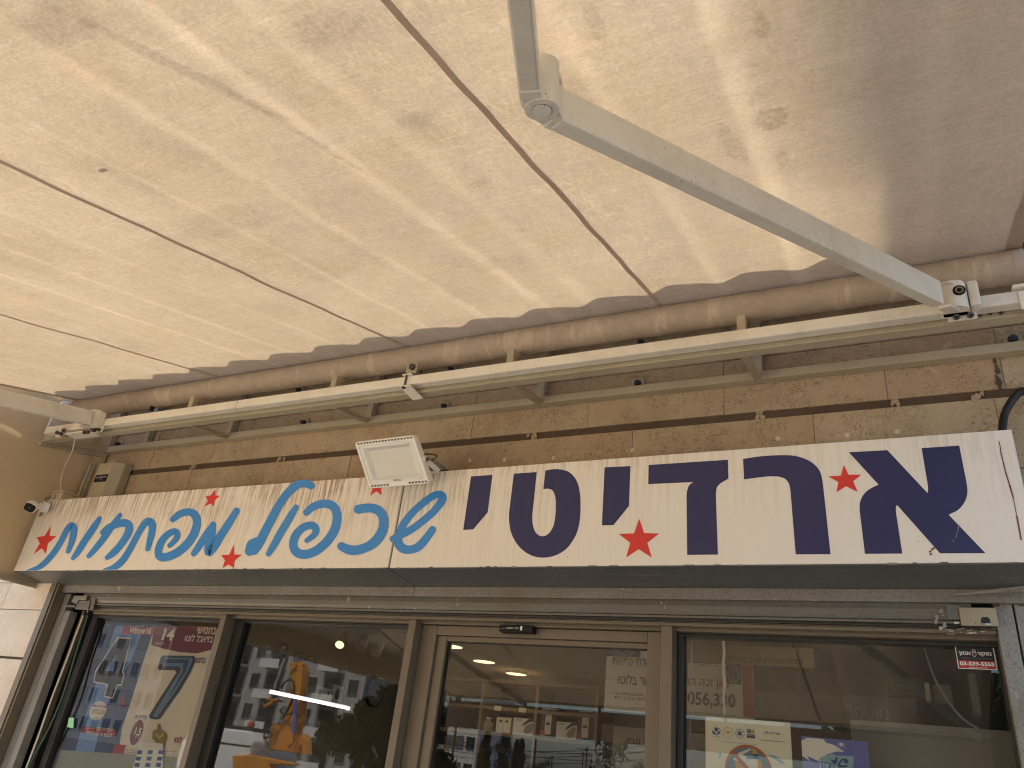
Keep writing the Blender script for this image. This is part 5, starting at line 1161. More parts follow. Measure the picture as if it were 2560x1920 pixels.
# ---- giant cheque, age notice, tobacco cabinet, cigarette notice
yc = .60
gc = thing('giant_cheque', 'giant lottery cheque with 056,330 and red print, seen across door and right window', 'board', (-.8, yc, 1.95))
a = P(*R8(1632, 640), y=yc); b = P(*R6(805, 1050), y=yc); mb = MB(); mb.box(a.x, P(*R6(945, 900), y=yc).x, yc, yc + .01, b.z - .02, 2.215, 'paper_beige'); mb.build('board', gc)
mb = MB(); yk = yc - .001; yl = yc - .002
rect_px(mb, R6, (808, 480), (945, 1075), yk, 'ink_red', .0004)
text_h(mb, R8, heb('מזרחי טפחות'), (1678, 705), (1990, 715), .030, yk, 'ink_dark', .01); text_h(mb, R8, heb('מאושר בלוטו'), (1722, 858), (2080, 872), .040, yk, 'ink_dark', .02)
text_h(mb, R8, heb('מיליון, חמישים וששה אלף'), (1680, 950), (2010, 962), .018, yk, 'ink_dark', 0); text_h(mb, R8, heb('שלוש מאות ושלושים שקלים בלבד'), (1695, 990), (2120, 1000), .018, yk, 'ink_dark', 0)
text_h(mb, R6, '2,056,330', (60, 955), (735, 985), .057, yk, 'ink_dark', .03); text_h(mb, R6, heb('כאן זכה הז'), (175, 740), (665, 765), .036, yk, 'ink_red', .01)
text_h(mb, R6, heb('סניף הפיס תחנת ארדיטי'), (310, 495), (585, 500), .009, yk, 'ink_dark', 0)
q1 = P(*R6(622, 460), y=yk); q2 = P(*R6(800, 700), y=yk); mb.box(q1.x, q2.x, yk - .0004, yk, q2.z, q1.z, 'poster_navy')
for k, (s_, m_) in enumerate(((.46, 'paper_grey'), (.38, 'ink_teal'), (.27, 'paper_grey'), (.18, 'ink_teal'))): ell(mb, ((q1.x + q2.x) / 2 + .003 * k, (q1.z + q2.z) / 2 - .003 * k), (q2.x - q1.x) * s_, (q1.z - q2.z) * s_, yl - .0004 * k, m_, 26, .006)
q1 = P(*R8(1632, 575), y=yk); q2 = P(*R8(1895, 645), y=yk); mb.box(q1.x, q2.x, yk - .0003, yk, q2.z, 2.212, 'poster_navy'); 
for k in range(3): ell(mb, ((q1.x + q2.x) / 2, (q1.z + q2.z) / 2 + .012), .045 - .013 * k, .036 - .01 * k, yl - .0004 * k, 'ink_teal' if k % 2 else 'paper_grey', 24, .005)
for zz_ in (2.087, 2.03, 1.985): mb.box(-1.115, -.6, yk - .0002, yk, zz_, zz_ + .001, 'ink_dark')
mb.build('print', gc, fix=False)
an = thing('age_notice', 'brownish strip notice in Hebrew about under-18 sales at the top of the right window', 'notice', (-.55, .5, 2.2))
ya_ = .45; a = P(*R6(165, 240), y=ya_); b = P(*R6(1640, 455), y=ya_)
mb = MB(); mb.box(a.x, b.x, ya_, ya_ + .008, P(*R6(800, 470), y=ya_).z, P(*R6(800, 250), y=ya_).z, 'shelf_wood'); mb.build('board', an)
mb = MB(); text_h(mb, R6, heb('המכירה אסורה למי שטרם מלאו לו 18 שנה').replace('81', '18'), (515, 425), (1505, 465), .021, ya_ - .001, 'ink_black', .01); mb.build('lettering', an, fix=False)
tb = thing('tobacco_cabinet', 'dark cabinet with a grey panel marked in Hebrew behind the right side of the door', 'cabinet', (-.9, .9, 1.6))
mb = MB(); a = P(*R5(1680, 270), y=.7); mb.box(a.x, -.70, .7, 1.0, 1.2, a.z, 'dark_shelf'); mb.build('body', tb)
mb = MB(); a = P(*R5(1795, 295), y=.69); mb.box(a.x, -.72, .69, .698, 1.3, a.z, 'paper_grey'); text_h(mb, R5, heb('מוצרי טבק'), (1915, 492), (2260, 520), .028, .688, 'ink_black', .02); mb.build('panel', tb)
bs = thing('black_poster', 'black poster with pale Hebrew letters and a round stamp in the right window', 'poster', (-.15, .6, 2.0))
yb_ = .6; a = P(*R7(95, 815), y=yb_); mb = MB(); mb.box(a.x, a.x + .24, yb_, yb_ + .004, 1.7, a.z, 'ink_dark'); mb.build('sheet', bs)
mb = MB(); text_h(mb, R7, heb('מוסמר'), (165, 1085), (655, 1105), .042, yb_ - .001, 'paper_grey', .01); c_ = P(*R7(238, 912), y=yb_); ell(mb, (c_.x, c_.z), .031, .025, yb_ - .001, 'paper_grey', 28, .0016)
text(mb, heb('שניה'), (c_.x - .014, c_.z + .005), (c_.x + .014, c_.z + .013), yb_ - .0012, 'paper_grey', 0); text(mb, heb('אין עוצמה'), (c_.x - .022, c_.z - .004), (c_.x + .022, c_.z + .003), yb_ - .0012, 'paper_grey', 0); text(mb, heb('בישראל'), (c_.x - .013, c_.z - .014), (c_.x + .013, c_.z - .007), yb_ - .0012, 'paper_grey', 0)
mb.build('lettering', bs, fix=False)
pc = MB(); a = P(*R7(205, 1098), y=.3); b = P(*R7(2040, 1250), y=.3); pc.box(a.x, b.x + .01, .30, .31, 1.4, a.z, 'paper_grey'); tag(pc.build('backing_board'), 'plain grey-beige board filling the lower right of the right window', 'board')
# right-hand clutter
bsk = thing('wire_basket', 'dark wire mesh basket hanging high in the right window', 'basket', (0, .8, 2.1))
mb = MB(); q1 = P(*R7(620, 620), y=.8); q2 = P(*R7(1080, 880), y=.8)
for k in range(15): t = k / 14; xx = q1.x + (q2.x - q1.x) * t; mb.box(xx, xx + .0022, .798, .802, q2.z, q1.z, 'ink_grey')
for k in range(9): t = k / 8; zz_ = q2.z + (q1.z - q2.z) * t; mb.box(q1.x, q2.x, .796, .7975, zz_, zz_ + .002, 'ink_grey')
mb.build('mesh', bsk); mb = MB(); mb.box(q1.x, q2.x, .803, .95, q2.z, q1.z - .01, 'dark_shelf'); mb.build('body', bsk, bevel=.01)
for nm, f, aa, bb, y_, mat, lab in (('paper_bag', R7, (1060, 670), (1150, 890), .7, 'paper_beige', 'folded beige paper strip right of the wire basket'), ('carton', R7, (1150, 690), (1400, 930), .75, 'paper_grey', 'dull cardboard carton behind the sagging cable'), ('shop_cloth', R7, (1560, 560), (1730, 1040), .6, 'paper_grey', 'grey hanging cloth near the right jamb below the alarm sticker')):
    mb = MB(); rect_px(mb, f, aa, bb, y_, mat, 0, .08); tag(mb.build(nm, bevel=.004), lab, nm.split('_')[-1])
mb = MB(); mb.box(-.2, 1.19, 1.2, 1.5, .02, 2.41, 'dark_shelf'); mb.build('cupboard', room)

# ---- left wall of the shop: pictures, clock, lamp tube, boxes on a shelf
def Wl(a_, b_, x_=XW + .01): return P(*R4(a_, b_), x=x_)
def wallrect(mb, pts, x_, mat, d=.012):
    q = [P(*R4(*p), x=x_) for p in pts]; y0_ = min(v.y for v in q); y1_ = max(v.y for v in q); z0_ = min(v.z for v in q); z1_ = max(v.z for v in q)
    mb.box(x_ - d, x_, y0_, y1_, z0_, z1_, mat); return y0_, y1_, z0_, z1_
pf = thing('framed_picture', 'small framed line drawing high on the left inner wall', 'picture', Wl(860, 110))
mb = MB(); e_ = wallrect(mb, [(805, 20), (880, 200)], XW + .014, 'ink_dark'); mb.build('frame', pf); mb = MB(); mb.box(XW + .0142, XW + .016, e_[0] + .02, e_[1] - .02, e_[2] + .02, e_[3] - .02, 'paper_beige')
pts = smooth_path([(e_[0] + .03, e_[3] - .04), ((e_[0] + e_[1]) / 2, (e_[2] + e_[3]) / 2), (e_[1] - .03, e_[3] - .06), ((e_[0] + e_[1]) / 2 + .02, e_[2] + .04)], 5)
mb.tube([(XW + .0165, y_, z_) for y_, z_ in pts], .002, 'ink_dark', 6); mb.build('drawing', pf)
pf = thing('framed_picture', 'larger dark framed picture in two halves on the left inner wall', 'picture', Wl(1180, 290))
mb = MB(); e_ = wallrect(mb, [(1030, 110), (1270, 430)], XW + .014, 'interior_wall'); mb.build('frame', pf); mb = MB()
for a0_, a1_ in ((.06, .48), (.52, .94)):
    y0_ = e_[0] + (e_[1] - e_[0]) * a0_; y1_ = e_[0] + (e_[1] - e_[0]) * a1_; mb.box(XW + .0145, XW + .016, y0_, y1_, e_[2] + .02, e_[3] - .02, 'ink_dark')
    for k in range(14):
        yy = random.uniform(y0_, y1_); zz_ = random.uniform(e_[2] + .05, e_[3] - .05); mb.box(XW + .0165, XW + .017, max(y0_, yy - .02), min(y1_, yy + .02), zz_, zz_ + .03, random.choice(('ink_black', 'paper_grey', 'ink_grey')))
mb.build('canvas', pf)
tp = thing('tower_poster', 'tall narrow poster of a dark thin tower on the left inner wall', 'poster', Wl(1660, 380)); mb = MB(); e_ = wallrect(mb, [(1590, 230), (1720, 600)], XW + .014, 'interior_wall', .004); mb.build('sheet', tp)
mb = MB(); ym = (e_[0] + e_[1]) / 2; hh_ = e_[3] - e_[2]
for w_, z0_, z1_ in ((.022, .0, .12), (.028, .16, .45), (.014, .45, .6), (.02, .6, .66), (.007, .66, .95)): mb.box(XW + .0142, XW + .0155, ym - w_ / 2, ym + w_ / 2, e_[2] + hh_ * z0_, e_[2] + hh_ * z1_, 'ink_dark')
mb.build('tower', tp)
ck = thing('wall_clock', 'large round wall clock with a glossy dark rim on the left inner wall', 'clock', Wl(1990, 640))
q = Wl(1990, 640); rz_ = abs(Wl(1990, 440).z - Wl(1990, 845).z) / 2; mb = MB(); mb.cyl((XW, q.y, q.z), (XW + .03, q.y, q.z), rz_, 'black_plastic', 48); mb.build('rim', ck, bevel=.004)
mb = MB(); mb.cyl((XW + .0302, q.y, q.z), (XW + .0312, q.y, q.z), rz_ * .93, 'paper_grey', 48); mb.build('dial', ck)
mb = MB()
for k in range(12):
    t = k * math.pi / 6; mb.bar((XW + .033, q.y + math.sin(t) * rz_ * .76, q.z + math.cos(t) * rz_ * .76), (XW + .033, q.y + math.sin(t) * rz_ * .88, q.z + math.cos(t) * rz_ * .88), .006, .002, 'ink_black', (1, 0, 0))
mb.bar((XW + .034, q.y, q.z), (XW + .034, q.y + rz_ * .45, q.z + rz_ * .25), .006, .002, 'ink_black', (1, 0, 0)); mb.bar((XW + .036, q.y, q.z), (XW + .036, q.y + rz_ * .1, q.z + rz_ * .66), .004, .002, 'ink_black', (1, 0, 0)); mb.build('hands', ck)
lt = thing('tube_lamp', 'lit white LED tube lamp on the left inner wall', 'lamp', (-3.5, 1.6, 1.98))
p0 = P(668, 1727, x=-3.5); p1 = P(875, 1772, x=-3.5); mb = MB(); mb.cyl(p0, p1, .009, 'led_white', 16); mb.build('tube', lt)
mb = MB(); mb.box(-3.53, -3.516, p0.y, p1.y, p0.z - .012, p0.z + .012, 'paper_white'); 
for p_ in (p0, p1): mb.box(-3.53, -3.49, p_.y - .012, p_.y + .012, p_.z - .014, p_.z + .014, 'paper_white')
mb.build('fitting', lt)
sh = thing('wall_shelf', 'shelf on the left inner wall under the tower poster', 'shelf', (XW, 1.9, 2.0)); 
zsh = P(*R4(1400, 775), x=-3.72).z
mb = MB(); mb.box(XW, -3.6, P(*R4(1100, 700), x=-3.7).y, P(*R4(1640, 800), x=-3.7).y, zsh - .02, zsh, 'shelf_wood'); mb.build('board', sh)
for k, (a0_, b0_, a1_, b1_) in enumerate(((1270, 560, 1345, 740), (1372, 590, 1450, 760), (1478, 545, 1570, 790))):
    q1 = P(*R4(a0_, b0_), x=-3.66); q2 = P(*R4(a1_, b1_), x=-3.66); bx = thing('product_box', ('white gadget box with an oval window, first on the wall shelf', 'white gadget box with a narrow dark product, middle of the wall shelf', 'tallest white gadget box with a dark product, last on the wall shelf')[k], 'box', (-3.7, (q1.y + q2.y) / 2, zsh), 'boxes on the left wall shelf')
    mb = MB(); mb.box(-3.74, -3.66, q1.y, q2.y, zsh + .0005, zsh + (q1.z - q2.z), 'paper_cream'); mb.build('carton', bx); mb = MB(); ym = (q1.y + q2.y) / 2; zm = zsh + (q1.z - q2.z) * .5
    n_ = 16; rr1, rr2 = (q2.y - q1.y) * (.25, .15, .2)[k], (q1.z - q2.z) * .33
    mb.add([(-3.6585, ym + math.cos(2 * math.pi * i / n_) * rr1, zm + math.sin(2 * math.pi * i / n_) * rr2) for i in range(n_)], [tuple(range(n_))], 'ink_dark'); mb.build('print', bx)
# ---- spotlights and ceiling lamps
for k, (u_, v_, on) in enumerate(((1115, 520, True), (1280, 545, False), (1400, 590, False))):
    q = P(500 + u_ * .31646, 1440 + v_ * .31646, z=2.30 - .0 * k); s = thing('spotlight', ('lit spotlight on the ceiling track, nearest the glass', 'unlit middle spotlight on the ceiling track', 'unlit far spotlight on the ceiling track')[k], 'lamp', (q.x, q.y, CE), 'spotlights on the ceiling track')
    d = Vector((.35, -.75, -.75)).normalized(); mb = MB(); mb.cyl(q - d * .07, q + d * .03, .03, 'white_plastic', 20); mb.build('housing', s); mb = MB(); mb.cyl(q + d * .0302, q + d * .032, .026, 'lamp_warm' if on else 'lamp_lens', 20); mb.build('bulb', s); mb = MB(); mb.cyl(q - d * .04, (q.x, q.y, CE), .006, 'white_plastic', 8); mb.build('stem', s)
for k, (x_, y_) in enumerate(((400, 550), (665, 672), (918, 770))):
    q = P(*R8(x_, y_), z=CE - .015); r_ = .085; cl_ = thing('ceiling_lamp', ('round lit ceiling lamp at the left edge of the door glass', 'round lit ceiling lamp, middle of the three in the door glass', 'round lit ceiling lamp deepest in the shop')[k], 'lamp', (q.x, q.y, CE), 'round ceiling lamps')
    mb = MB(); mb.cyl((q.x, q.y, CE - .001), (q.x, q.y, CE - .02), r_, 'white_plastic', 32); mb.build('rim', cl_); mb = MB(); mb.cyl((q.x, q.y, CE - .0202), (q.x, q.y, CE - .022), r_ * .93, 'lamp_warm', 32); mb.build('diffuser', cl_)
    ld = bpy.data.lights.new('lamp_light', 'AREA'); ld.shape = 'DISK'; ld.size = .15; ld.energy = 0.25; ld.color = (1, .82, .55); lo = bpy.data.objects.new('lamp_light', ld); COL.objects.link(lo); lo.location = (q.x, q.y, CE - .024)
# ---- shelf unit with boxes at the back
su = thing('shelf_unit', 'tall wooden shelf unit against the back wall seen through the door', 'shelf unit', (-2.4, 3.0, 0))
ysu = 3.0; xA_ = P(*R8(640, 1040), y=ysu).x; xM = P(*R8(1080, 1000), y=ysu).x; xZ = P(*R8(1560, 900), y=ysu).x; zt2 = P(*R8(1080, 840), y=ysu).z; zs1 = P(*R8(860, 1245), y=ysu).z; zs2 = P(*R8(860, 1040), y=ysu).z
mb = MB(); mb.box(xA_ - .75, xZ, ysu + .3, ysu + .32, .02, zt2, 'dark_shelf'); mb.build('back_panel', su)
for x_ in (xA_ - .75, xA_, xM, xZ):
    mb = MB(); mb.box(x_ - .012, x_ + .012, ysu, ysu + .3, .02, zt2, 'shelf_wood'); mb.build('upright', su, bevel=.001)
for z_ in (zt2 + .001, zs2, zs1, zs1 - .4, zs1 - .8):
    mb = MB(); mb.box(xA_ - .74, xZ, ysu + .001, ysu + .299, z_ - .022, z_, 'shelf_wood'); mb.build('shelf', su, bevel=.001)
for k, (x_, w_) in enumerate(((650, 40), (895, 50))):
    q = P(*R5(x_, 115 + k * 18), y=ysu - .002); mb = MB(); mb.box(q.x - .03, q.x + .03, ysu - .004, ysu - .001, q.z - .02, q.z + .012, 'paper_cream'); mb.build('price_tag', su)
def stock(nm, lab, a_, b_, mat, cat, grp=None, extra=None):
    q1 = P(*R5(*a_), y=ysu + .02); q2 = P(*R5(*b_), y=ysu + .02); t = thing(nm, lab, cat, ((q1.x + q2.x) / 2, ysu + .1, zs1), grp); hgt = abs(q1.z - zs1)
    mb = MB(); mb.box(q1.x, q2.x, ysu + .02, ysu + .16, zs1 + .0005, zs1 + hgt, mat); mb.build('carton', t, bevel=.002)
    if extra:
        mb = MB(); extra(mb, q1.x, q2.x, zs1, zs1 + hgt, ysu + .0192); mb.build('print', t, fix=False)
def brita(mb, x0_, x1_, z0_, z1_, y_):
    w_, h_ = x1_ - x0_, z1_ - z0_; text(mb, 'BRITA', (x0_ + w_ * .12, z1_ - h_ * .17), (x0_ + w_ * .42, z1_ - h_ * .08), y_, 'poster_navy', .02)
    mb.add([(x0_ + w_ * a, y_ - .0004, z0_ + h_ * b) for a, b in ((1, 1), (.72, .98), (.5, .72), (.42, .5), (.62, .66), (.8, .82), (1, .86))], [tuple(range(7))], 'poster_navy')
    mb.add([(x0_ + w_ * a, y_ - .0008, z0_ + h_ * b) for a, b in ((.5, .25), (.62, .1), (.92, .2), (.96, .7), (.85, .78), (.6, .55))], [tuple(range(6))], 'paper_grey')
def soda(mb, x0_, x1_, z0_, z1_, y_):
    w_, h_ = x1_ - x0_, z1_ - z0_; text(mb, 'sodastream', (x0_ + w_ * .08, z1_ - h_ * .1), (x0_ + w_ * .92, z1_ - h_ * .045), y_, 'paper_white', .01)
    mb.add([(x0_ + w_ * a, y_ - .0004, z0_ + h_ * b) for a, b in ((.3, .1), (.7, .1), (.7, .78), (.62, .84), (.38, .84), (.3, .78))], [tuple(range(6))], 'paper_beige')
    mb.add([(x0_ + w_ * a, y_ - .0008, z0_ + h_ * b) for a, b in ((.36, .4), (.64, .4), (.6, .52), (.55, .45), (.5, .54), (.45, .45), (.4, .52))], [tuple(range(7))], 'ink_dark')
    mb.add([(x0_ + w_ * a, y_ - .0008, z0_ + h_ * b) for a, b in ((.05, .05), (.34, .05), (.34, .2), (.26, .24), (.2, .19), (.12, .24), (.05, .2))], [tuple(range(7))], 'ink_orange')
def bottles2(mb, x0_, x1_, z0_, z1_, y_):
    w_, h_ = x1_ - x0_, z1_ - z0_
    for c in (.3, .7):
        mb.add([(x0_ + w_ * (c + a), y_, z0_ + h_ * b) for a, b in ((-.12, .1), (.12, .1), (.12, .5), (.05, .62), (.05, .7), (-.05, .7), (-.05, .62), (-.12, .5))], [tuple(range(8))], 'paper_white'); mb.add([(x0_ + w_ * (c + a), y_ - .0004, z0_ + h_ * b) for a, b in ((-.08, .68), (.08, .68), (.08, .82), (-.08, .82))], [(0, 1, 2, 3)], 'ink_dark')
stock('filter_box', 'cream box printed with two small bottles on the back shelf', (640, 205), (770, 380), 'paper_beige', 'box', None, bottles2)
stock('filter_box', 'water filter jug box left of the shelf post', (808, 212), (1000, 405), 'paper_white', 'box', None, brita)
stock('soda_box', 'dark soda maker box right of the shelf post', (1085, 100), (1215, 400), 'ink_dark', 'box', None, soda)
stock('filter_box', 'water filter jug box between the two dark soda maker boxes', (1232, 250), (1425, 440), 'paper_white', 'box', None, brita)
stock('soda_box', 'dark soda maker box at the right end of the back shelf', (1440, 120), (1590, 440), 'ink_dark', 'box', None, soda)
for k, x_ in enumerate((500, 565)):
    q = P(*R5(x_, 210), y=ysu + .1); t = thing('drink_bottle', ('dark bottle with a pale cap, left one on the back shelf', 'clear bottle with a pale cap beside the dark bottle on the back shelf')[k], 'bottle', (q.x, ysu + .1, zs1)); hh_ = q.z - zs1
    mb = MB(); mb.tube([(q.x, ysu + .1, zs1 + .001), (q.x, ysu + .1, zs1 + hh_ * .6), (q.x, ysu + .1, zs1 + hh_ * .78), (q.x, ysu + .1, zs1 + hh_ * .86)], [.05, .05, .02, .02], 'poster_navy' if k == 0 else 'paper_grey', 16); mb.build('body', t); mb = MB(); mb.cyl((q.x, ysu + .1, zs1 + hh_ * .861), (q.x, ysu + .1, zs1 + hh_), .024, 'paper_cream', 16); mb.build('cap', t)

# ================================================================== across the street (seen mirrored in the glass)
def leaves(mb, fn, n, size, mat):
    for _ in range(n):
        c = Vector(fn()); a = Vector((random.gauss(0, 1), random.gauss(0, 1), random.gauss(0, 1))).normalized(); b = a.orthogonal().normalized(); s = size * random.uniform(.5, 1.3)
        mb.v += [c + b * s, c + a * s * .7, c - b * s]; k = len(mb.v) - 3; mb.f.append([k, k + 1, k + 2]); mb.mi.append(mb.m(mat)); mb.sm.append(False)
def cypress(u_, vtop, d, w_, lab):
    b = mir(u_, 1905, d); t = mir(u_, vtop, d); h_ = t.z + 1.0; tr = thing('cypress_tree', lab, 'tree', (b.x, b.y, -.14), 'cypress trees across the street')
    mb = MB(); mb.tube([(b.x, b.y, -.14), (b.x, b.y, h_ * .5), (b.x, b.y, h_ * .93)], [.16, .1, .02], 'bark', 8); mb.build('trunk', tr)
    def f():
        t_ = random.random() ** .8; r_ = w_ * (math.sin(math.pi * min(1, .12 + t_ * .88)) ** .6) * random.random() ** .5 * (1 + .25 * math.sin(t_ * 23)); a = random.random() * 6.28
        return (b.x + math.cos(a) * r_, b.y + math.sin(a) * r_, .4 + (h_ - .4) * t_)
    mb = MB(); leaves(mb, f, 2600, .16, 'foliage_dark'); mb.build('crown', tr, fix=False)
cypress(1212, 1848, 70, .55, 'tall thin cypress nearest the white block across the street'); cypress(1202, 1876, 70, .4, 'short cypress left of the tall thin one across the street')
cypress(1258, 1842, 70, .8, 'thickest tallest cypress across the street'); cypress(1288, 1876, 75, .42, 'slim cypress, left of the last pair across the street'); cypress(1300, 1872, 75, .48, 'slim cypress, right of the last pair across the street')
def tree(u_, vtop, d, r_, lab, mat='foliage_dark', n=6000):
    b = mir(u_, 1905, d); t = mir(u_, vtop, d); h_ = t.z; tr = thing('broadleaf_tree', lab, 'tree', (b.x, b.y, -.14)); mb = MB(); zc_ = h_ - r_
    mb.tube([(b.x, b.y, -.14), (b.x + .1, b.y, zc_ * .6), (b.x, b.y, zc_)], [.25, .2, .12], 'bark', 10)
    for k in range(6): a = k * 1.05; mb.tube([(b.x, b.y, zc_ * .8), (b.x + math.cos(a) * r_ * .6, b.y + math.sin(a) * r_ * .6, zc_ + r_ * .3)], [.1, .03], 'bark', 6)
    mb.build('trunk', tr); cl_ = [(random.gauss(0, .45) * r_, random.gauss(0, .45) * r_, random.gauss(0, .42) * r_, random.uniform(.18, .4) * r_) for _ in range(26)]
    def f():
        c = random.choice(cl_); v = Vector((random.gauss(0, 1), random.gauss(0, 1), random.gauss(0, 1))).normalized() * c[3] * random.random() ** .4; return (b.x + c[0] + v.x, b.y + c[1] + v.y, zc_ + c[2] + v.z)
    mb = MB(); leaves(mb, f, n, .14, mat); mb.build('crown', tr, fix=False)
tree(1545, 1862, 22, 1.7, 'dark loose-leaved tree across the street, right in the door reflection')
tree(2570, 1560, 11, 2.2, 'large dark tree added across the street to darken the right end of the right pane', 'foliage_dark', 9000)  # invented tree, hides bright sky from the right pane's mirror image
tree(965, 1700, 13, 1.25, 'dense dark tree added across the street to darken the second pane reflection', 'foliage_dark', 14000)  # made-up dark mass that keeps sky out of the second pane
tree(1225, 1898, 80, 1.6, 'low green tree between the cypresses across the street', 'foliage_green', 3000); tree(1340, 1905, 85, 1.5, 'low green tree right of the cypresses across the street', 'foliage_green', 3000)

def block(name, lab, x0_, x1_, y_, dep, h_, floors, mat, bays, balc=None, z0_=-.14, wmat='window_dark'):
    """flat-roofed apartment block; its street side faces +y"""
    b = thing(name, lab, 'building', ((x0_ + x1_) / 2, y_ - dep / 2, z0_)); mb = MB(); mb.box(x0_, x1_, y_ - dep, y_, z0_, z0_ + h_, mat); mb.build('wall', b)
    mb = MB(); mb.box(x0_ - .1, x1_ + .1, y_ - dep - .1, y_ + .1, z0_ + h_, z0_ + h_ + .5, mat); mb.build('roof_parapet', b)
    fh = h_ / floors; w0_ = MB(); bay = (x1_ - x0_) / bays; cnt = 0
    base = None; alt = None
    for f_ in range(floors):
        for k in range(bays):
            if balc and k in balc: continue
            xc_ = x0_ + bay * (k + .5); zc_ = z0_ + fh * f_ + fh * .55
            w_ = thing('window', None, None, (xc_ - b.location.x, y_ - b.location.y, zc_ - b.location.z)); w_.parent = b
            if base is None:
                m1 = MB(); m1.box(xc_ - .62, xc_ + .62, y_ - .02, y_ + .06, zc_ - .75, zc_ - .68, 'building_grey'); m1.box(xc_ - .62, xc_ + .62, y_ - .02, y_ + .05, zc_ + .68, zc_ + .74, 'building_grey'); m1.box(xc_ - .62, xc_ - .55, y_ - .02, y_ + .05, zc_ - .68, zc_ + .68, 'building_grey'); m1.box(xc_ + .55, xc_ + .62, y_ - .02, y_ + .05, zc_ - .68, zc_ + .68, 'building_grey'); m1.box(xc_ - .03, xc_ + .03, y_ - .02, y_ + .045, zc_ - .68, zc_ + .68, 'building_grey'); fr = m1.build('frame', w_)
                m2 = MB(); m2.box(xc_ - .55, xc_ + .55, y_ - .01, y_ + .02, zc_ - .68, zc_ + .68, wmat); pn = m2.build('pane', w_); base = (fr, pn)
            else:
                if alt is None: m3 = MB(); m3.box(-.55, .55, -.01, .02, -.68, .68, 'pane_light'); alt = m3.build('pane', w_); alt_me = alt.data; alt_me.transform(Matrix.Translation(wloc(w_))); c = base[0].copy(); COL.objects.link(c); c.parent = w_; continue
                for s_ in base:
                    c = s_.copy(); COL.objects.link(c); c.parent = w_
                    if s_ is base[1] and random.random() < .38: c.data = alt_me
    if balc:
        for f_ in range(1, floors + 1):
            for k in balc:
                xa, xb_ = x0_ + bay * k, x0_ + bay * (k + 1); z_ = z0_ + fh * f_ - fh
                bb_ = thing('balcony', None, None, ((xa + xb_) / 2 - b.location.x, y_ - b.location.y, z_ - z0_)); bb_.parent = b
                mb = MB(); mb.box(xa, xb_, y_ + .01, y_ + 1.3, z_ - .12, z_ + .12, 'building_white'); mb.box(xa, xb_, y_ + 1.22, y_ + 1.3, z_ + .12, z_ + .75, 'building_white'); mb.build('slab', bb_)
                mb = MB(); mb.box(xa, xb_, y_ + 1.24, y_ + 1.28, z_ + 1.15, z_ + 1.2, 'building_grey')
                for j in range(9): xx = xa + (xb_ - xa) * j / 8; mb.box(xx, xx + .04, y_ + 1.24, y_ + 1.28, z_ + .75, z_ + 1.15, 'building_grey')
                mb.build('railing', bb_); mb = MB(); mb.box(xa + .3, xb_ - .3, y_ + .005, y_ + .03, z_ + .13, z_ + 2.4, wmat); mb.build('door', bb_)
    return b
# white block beside the door reflection
a = mir(1104, 1880, 88); b = mir(1188, 1880, 88)
block('apartment_block', 'bright white apartment block with paired narrow windows across the street', a.x - .0, b.x, a.y, 10, 24, 8, 'building_white', 3)
# balconied block seen in the second pane
a = mir(560, 1800, 62); b = mir(895, 1800, 62)
x0_, x1_ = sorted((a.x, b.x))
block('apartment_block', 'grey-white apartment block with stacked white balconies across the street', x0_ - 1, x1_, a.y, 12, 21, 7, 'building_stone', 7, (0, 2, 5), wmat='window_dark')
# pale long block seen in the poster window
a = mir(200, 1760, 60); b = mir(520, 1760, 60); x0_, x1_ = sorted((a.x, b.x))
block('apartment_block', 'long pale block with rows of square windows farther up the street', x0_ - 14, x1_ - 8, a.y, 12, 18, 6, 'building_grey', 14)
# tall tower behind the shop that throws the soft-edged shade on the right part of the awning
tw = block('apartment_tower', 'tall grey tower rising behind the shop roof at the right', .055, 12.0, 11.5, 8, 32, 11, 'building_grey', 6)
# lattice mast
a = mir(1092, 1880, 40); b = mir(1132, 1880, 40); x0_, x1_ = a.x, b.x; ym = a.y
cr = thing('crane_mast', 'brown lattice crane mast across the street beside the white block', 'crane', ((x0_ + x1_) / 2, ym, -.14)); mb = MB(); w_ = abs(x1_ - x0_)
for dx in (0, w_):
    for dy in (0, w_): mb.box(x0_ + dx - .05, x0_ + dx + .05, ym + dy - .05, ym + dy + .05, -.14, 22, 'lattice_brown')
mb.build('mast', cr); mb = MB(); z_ = 0; k = 0
while z_ < 21:
    for dy in (0, w_): mb.bar((x0_, ym + dy, z_ if k % 2 else z_ + w_), (x0_ + w_, ym + dy, z_ + w_ if k % 2 else z_), .05, .05, 'lattice_brown', (0, 1, 0))
    z_ += w_; k += 1
mb.build('bracing', cr)
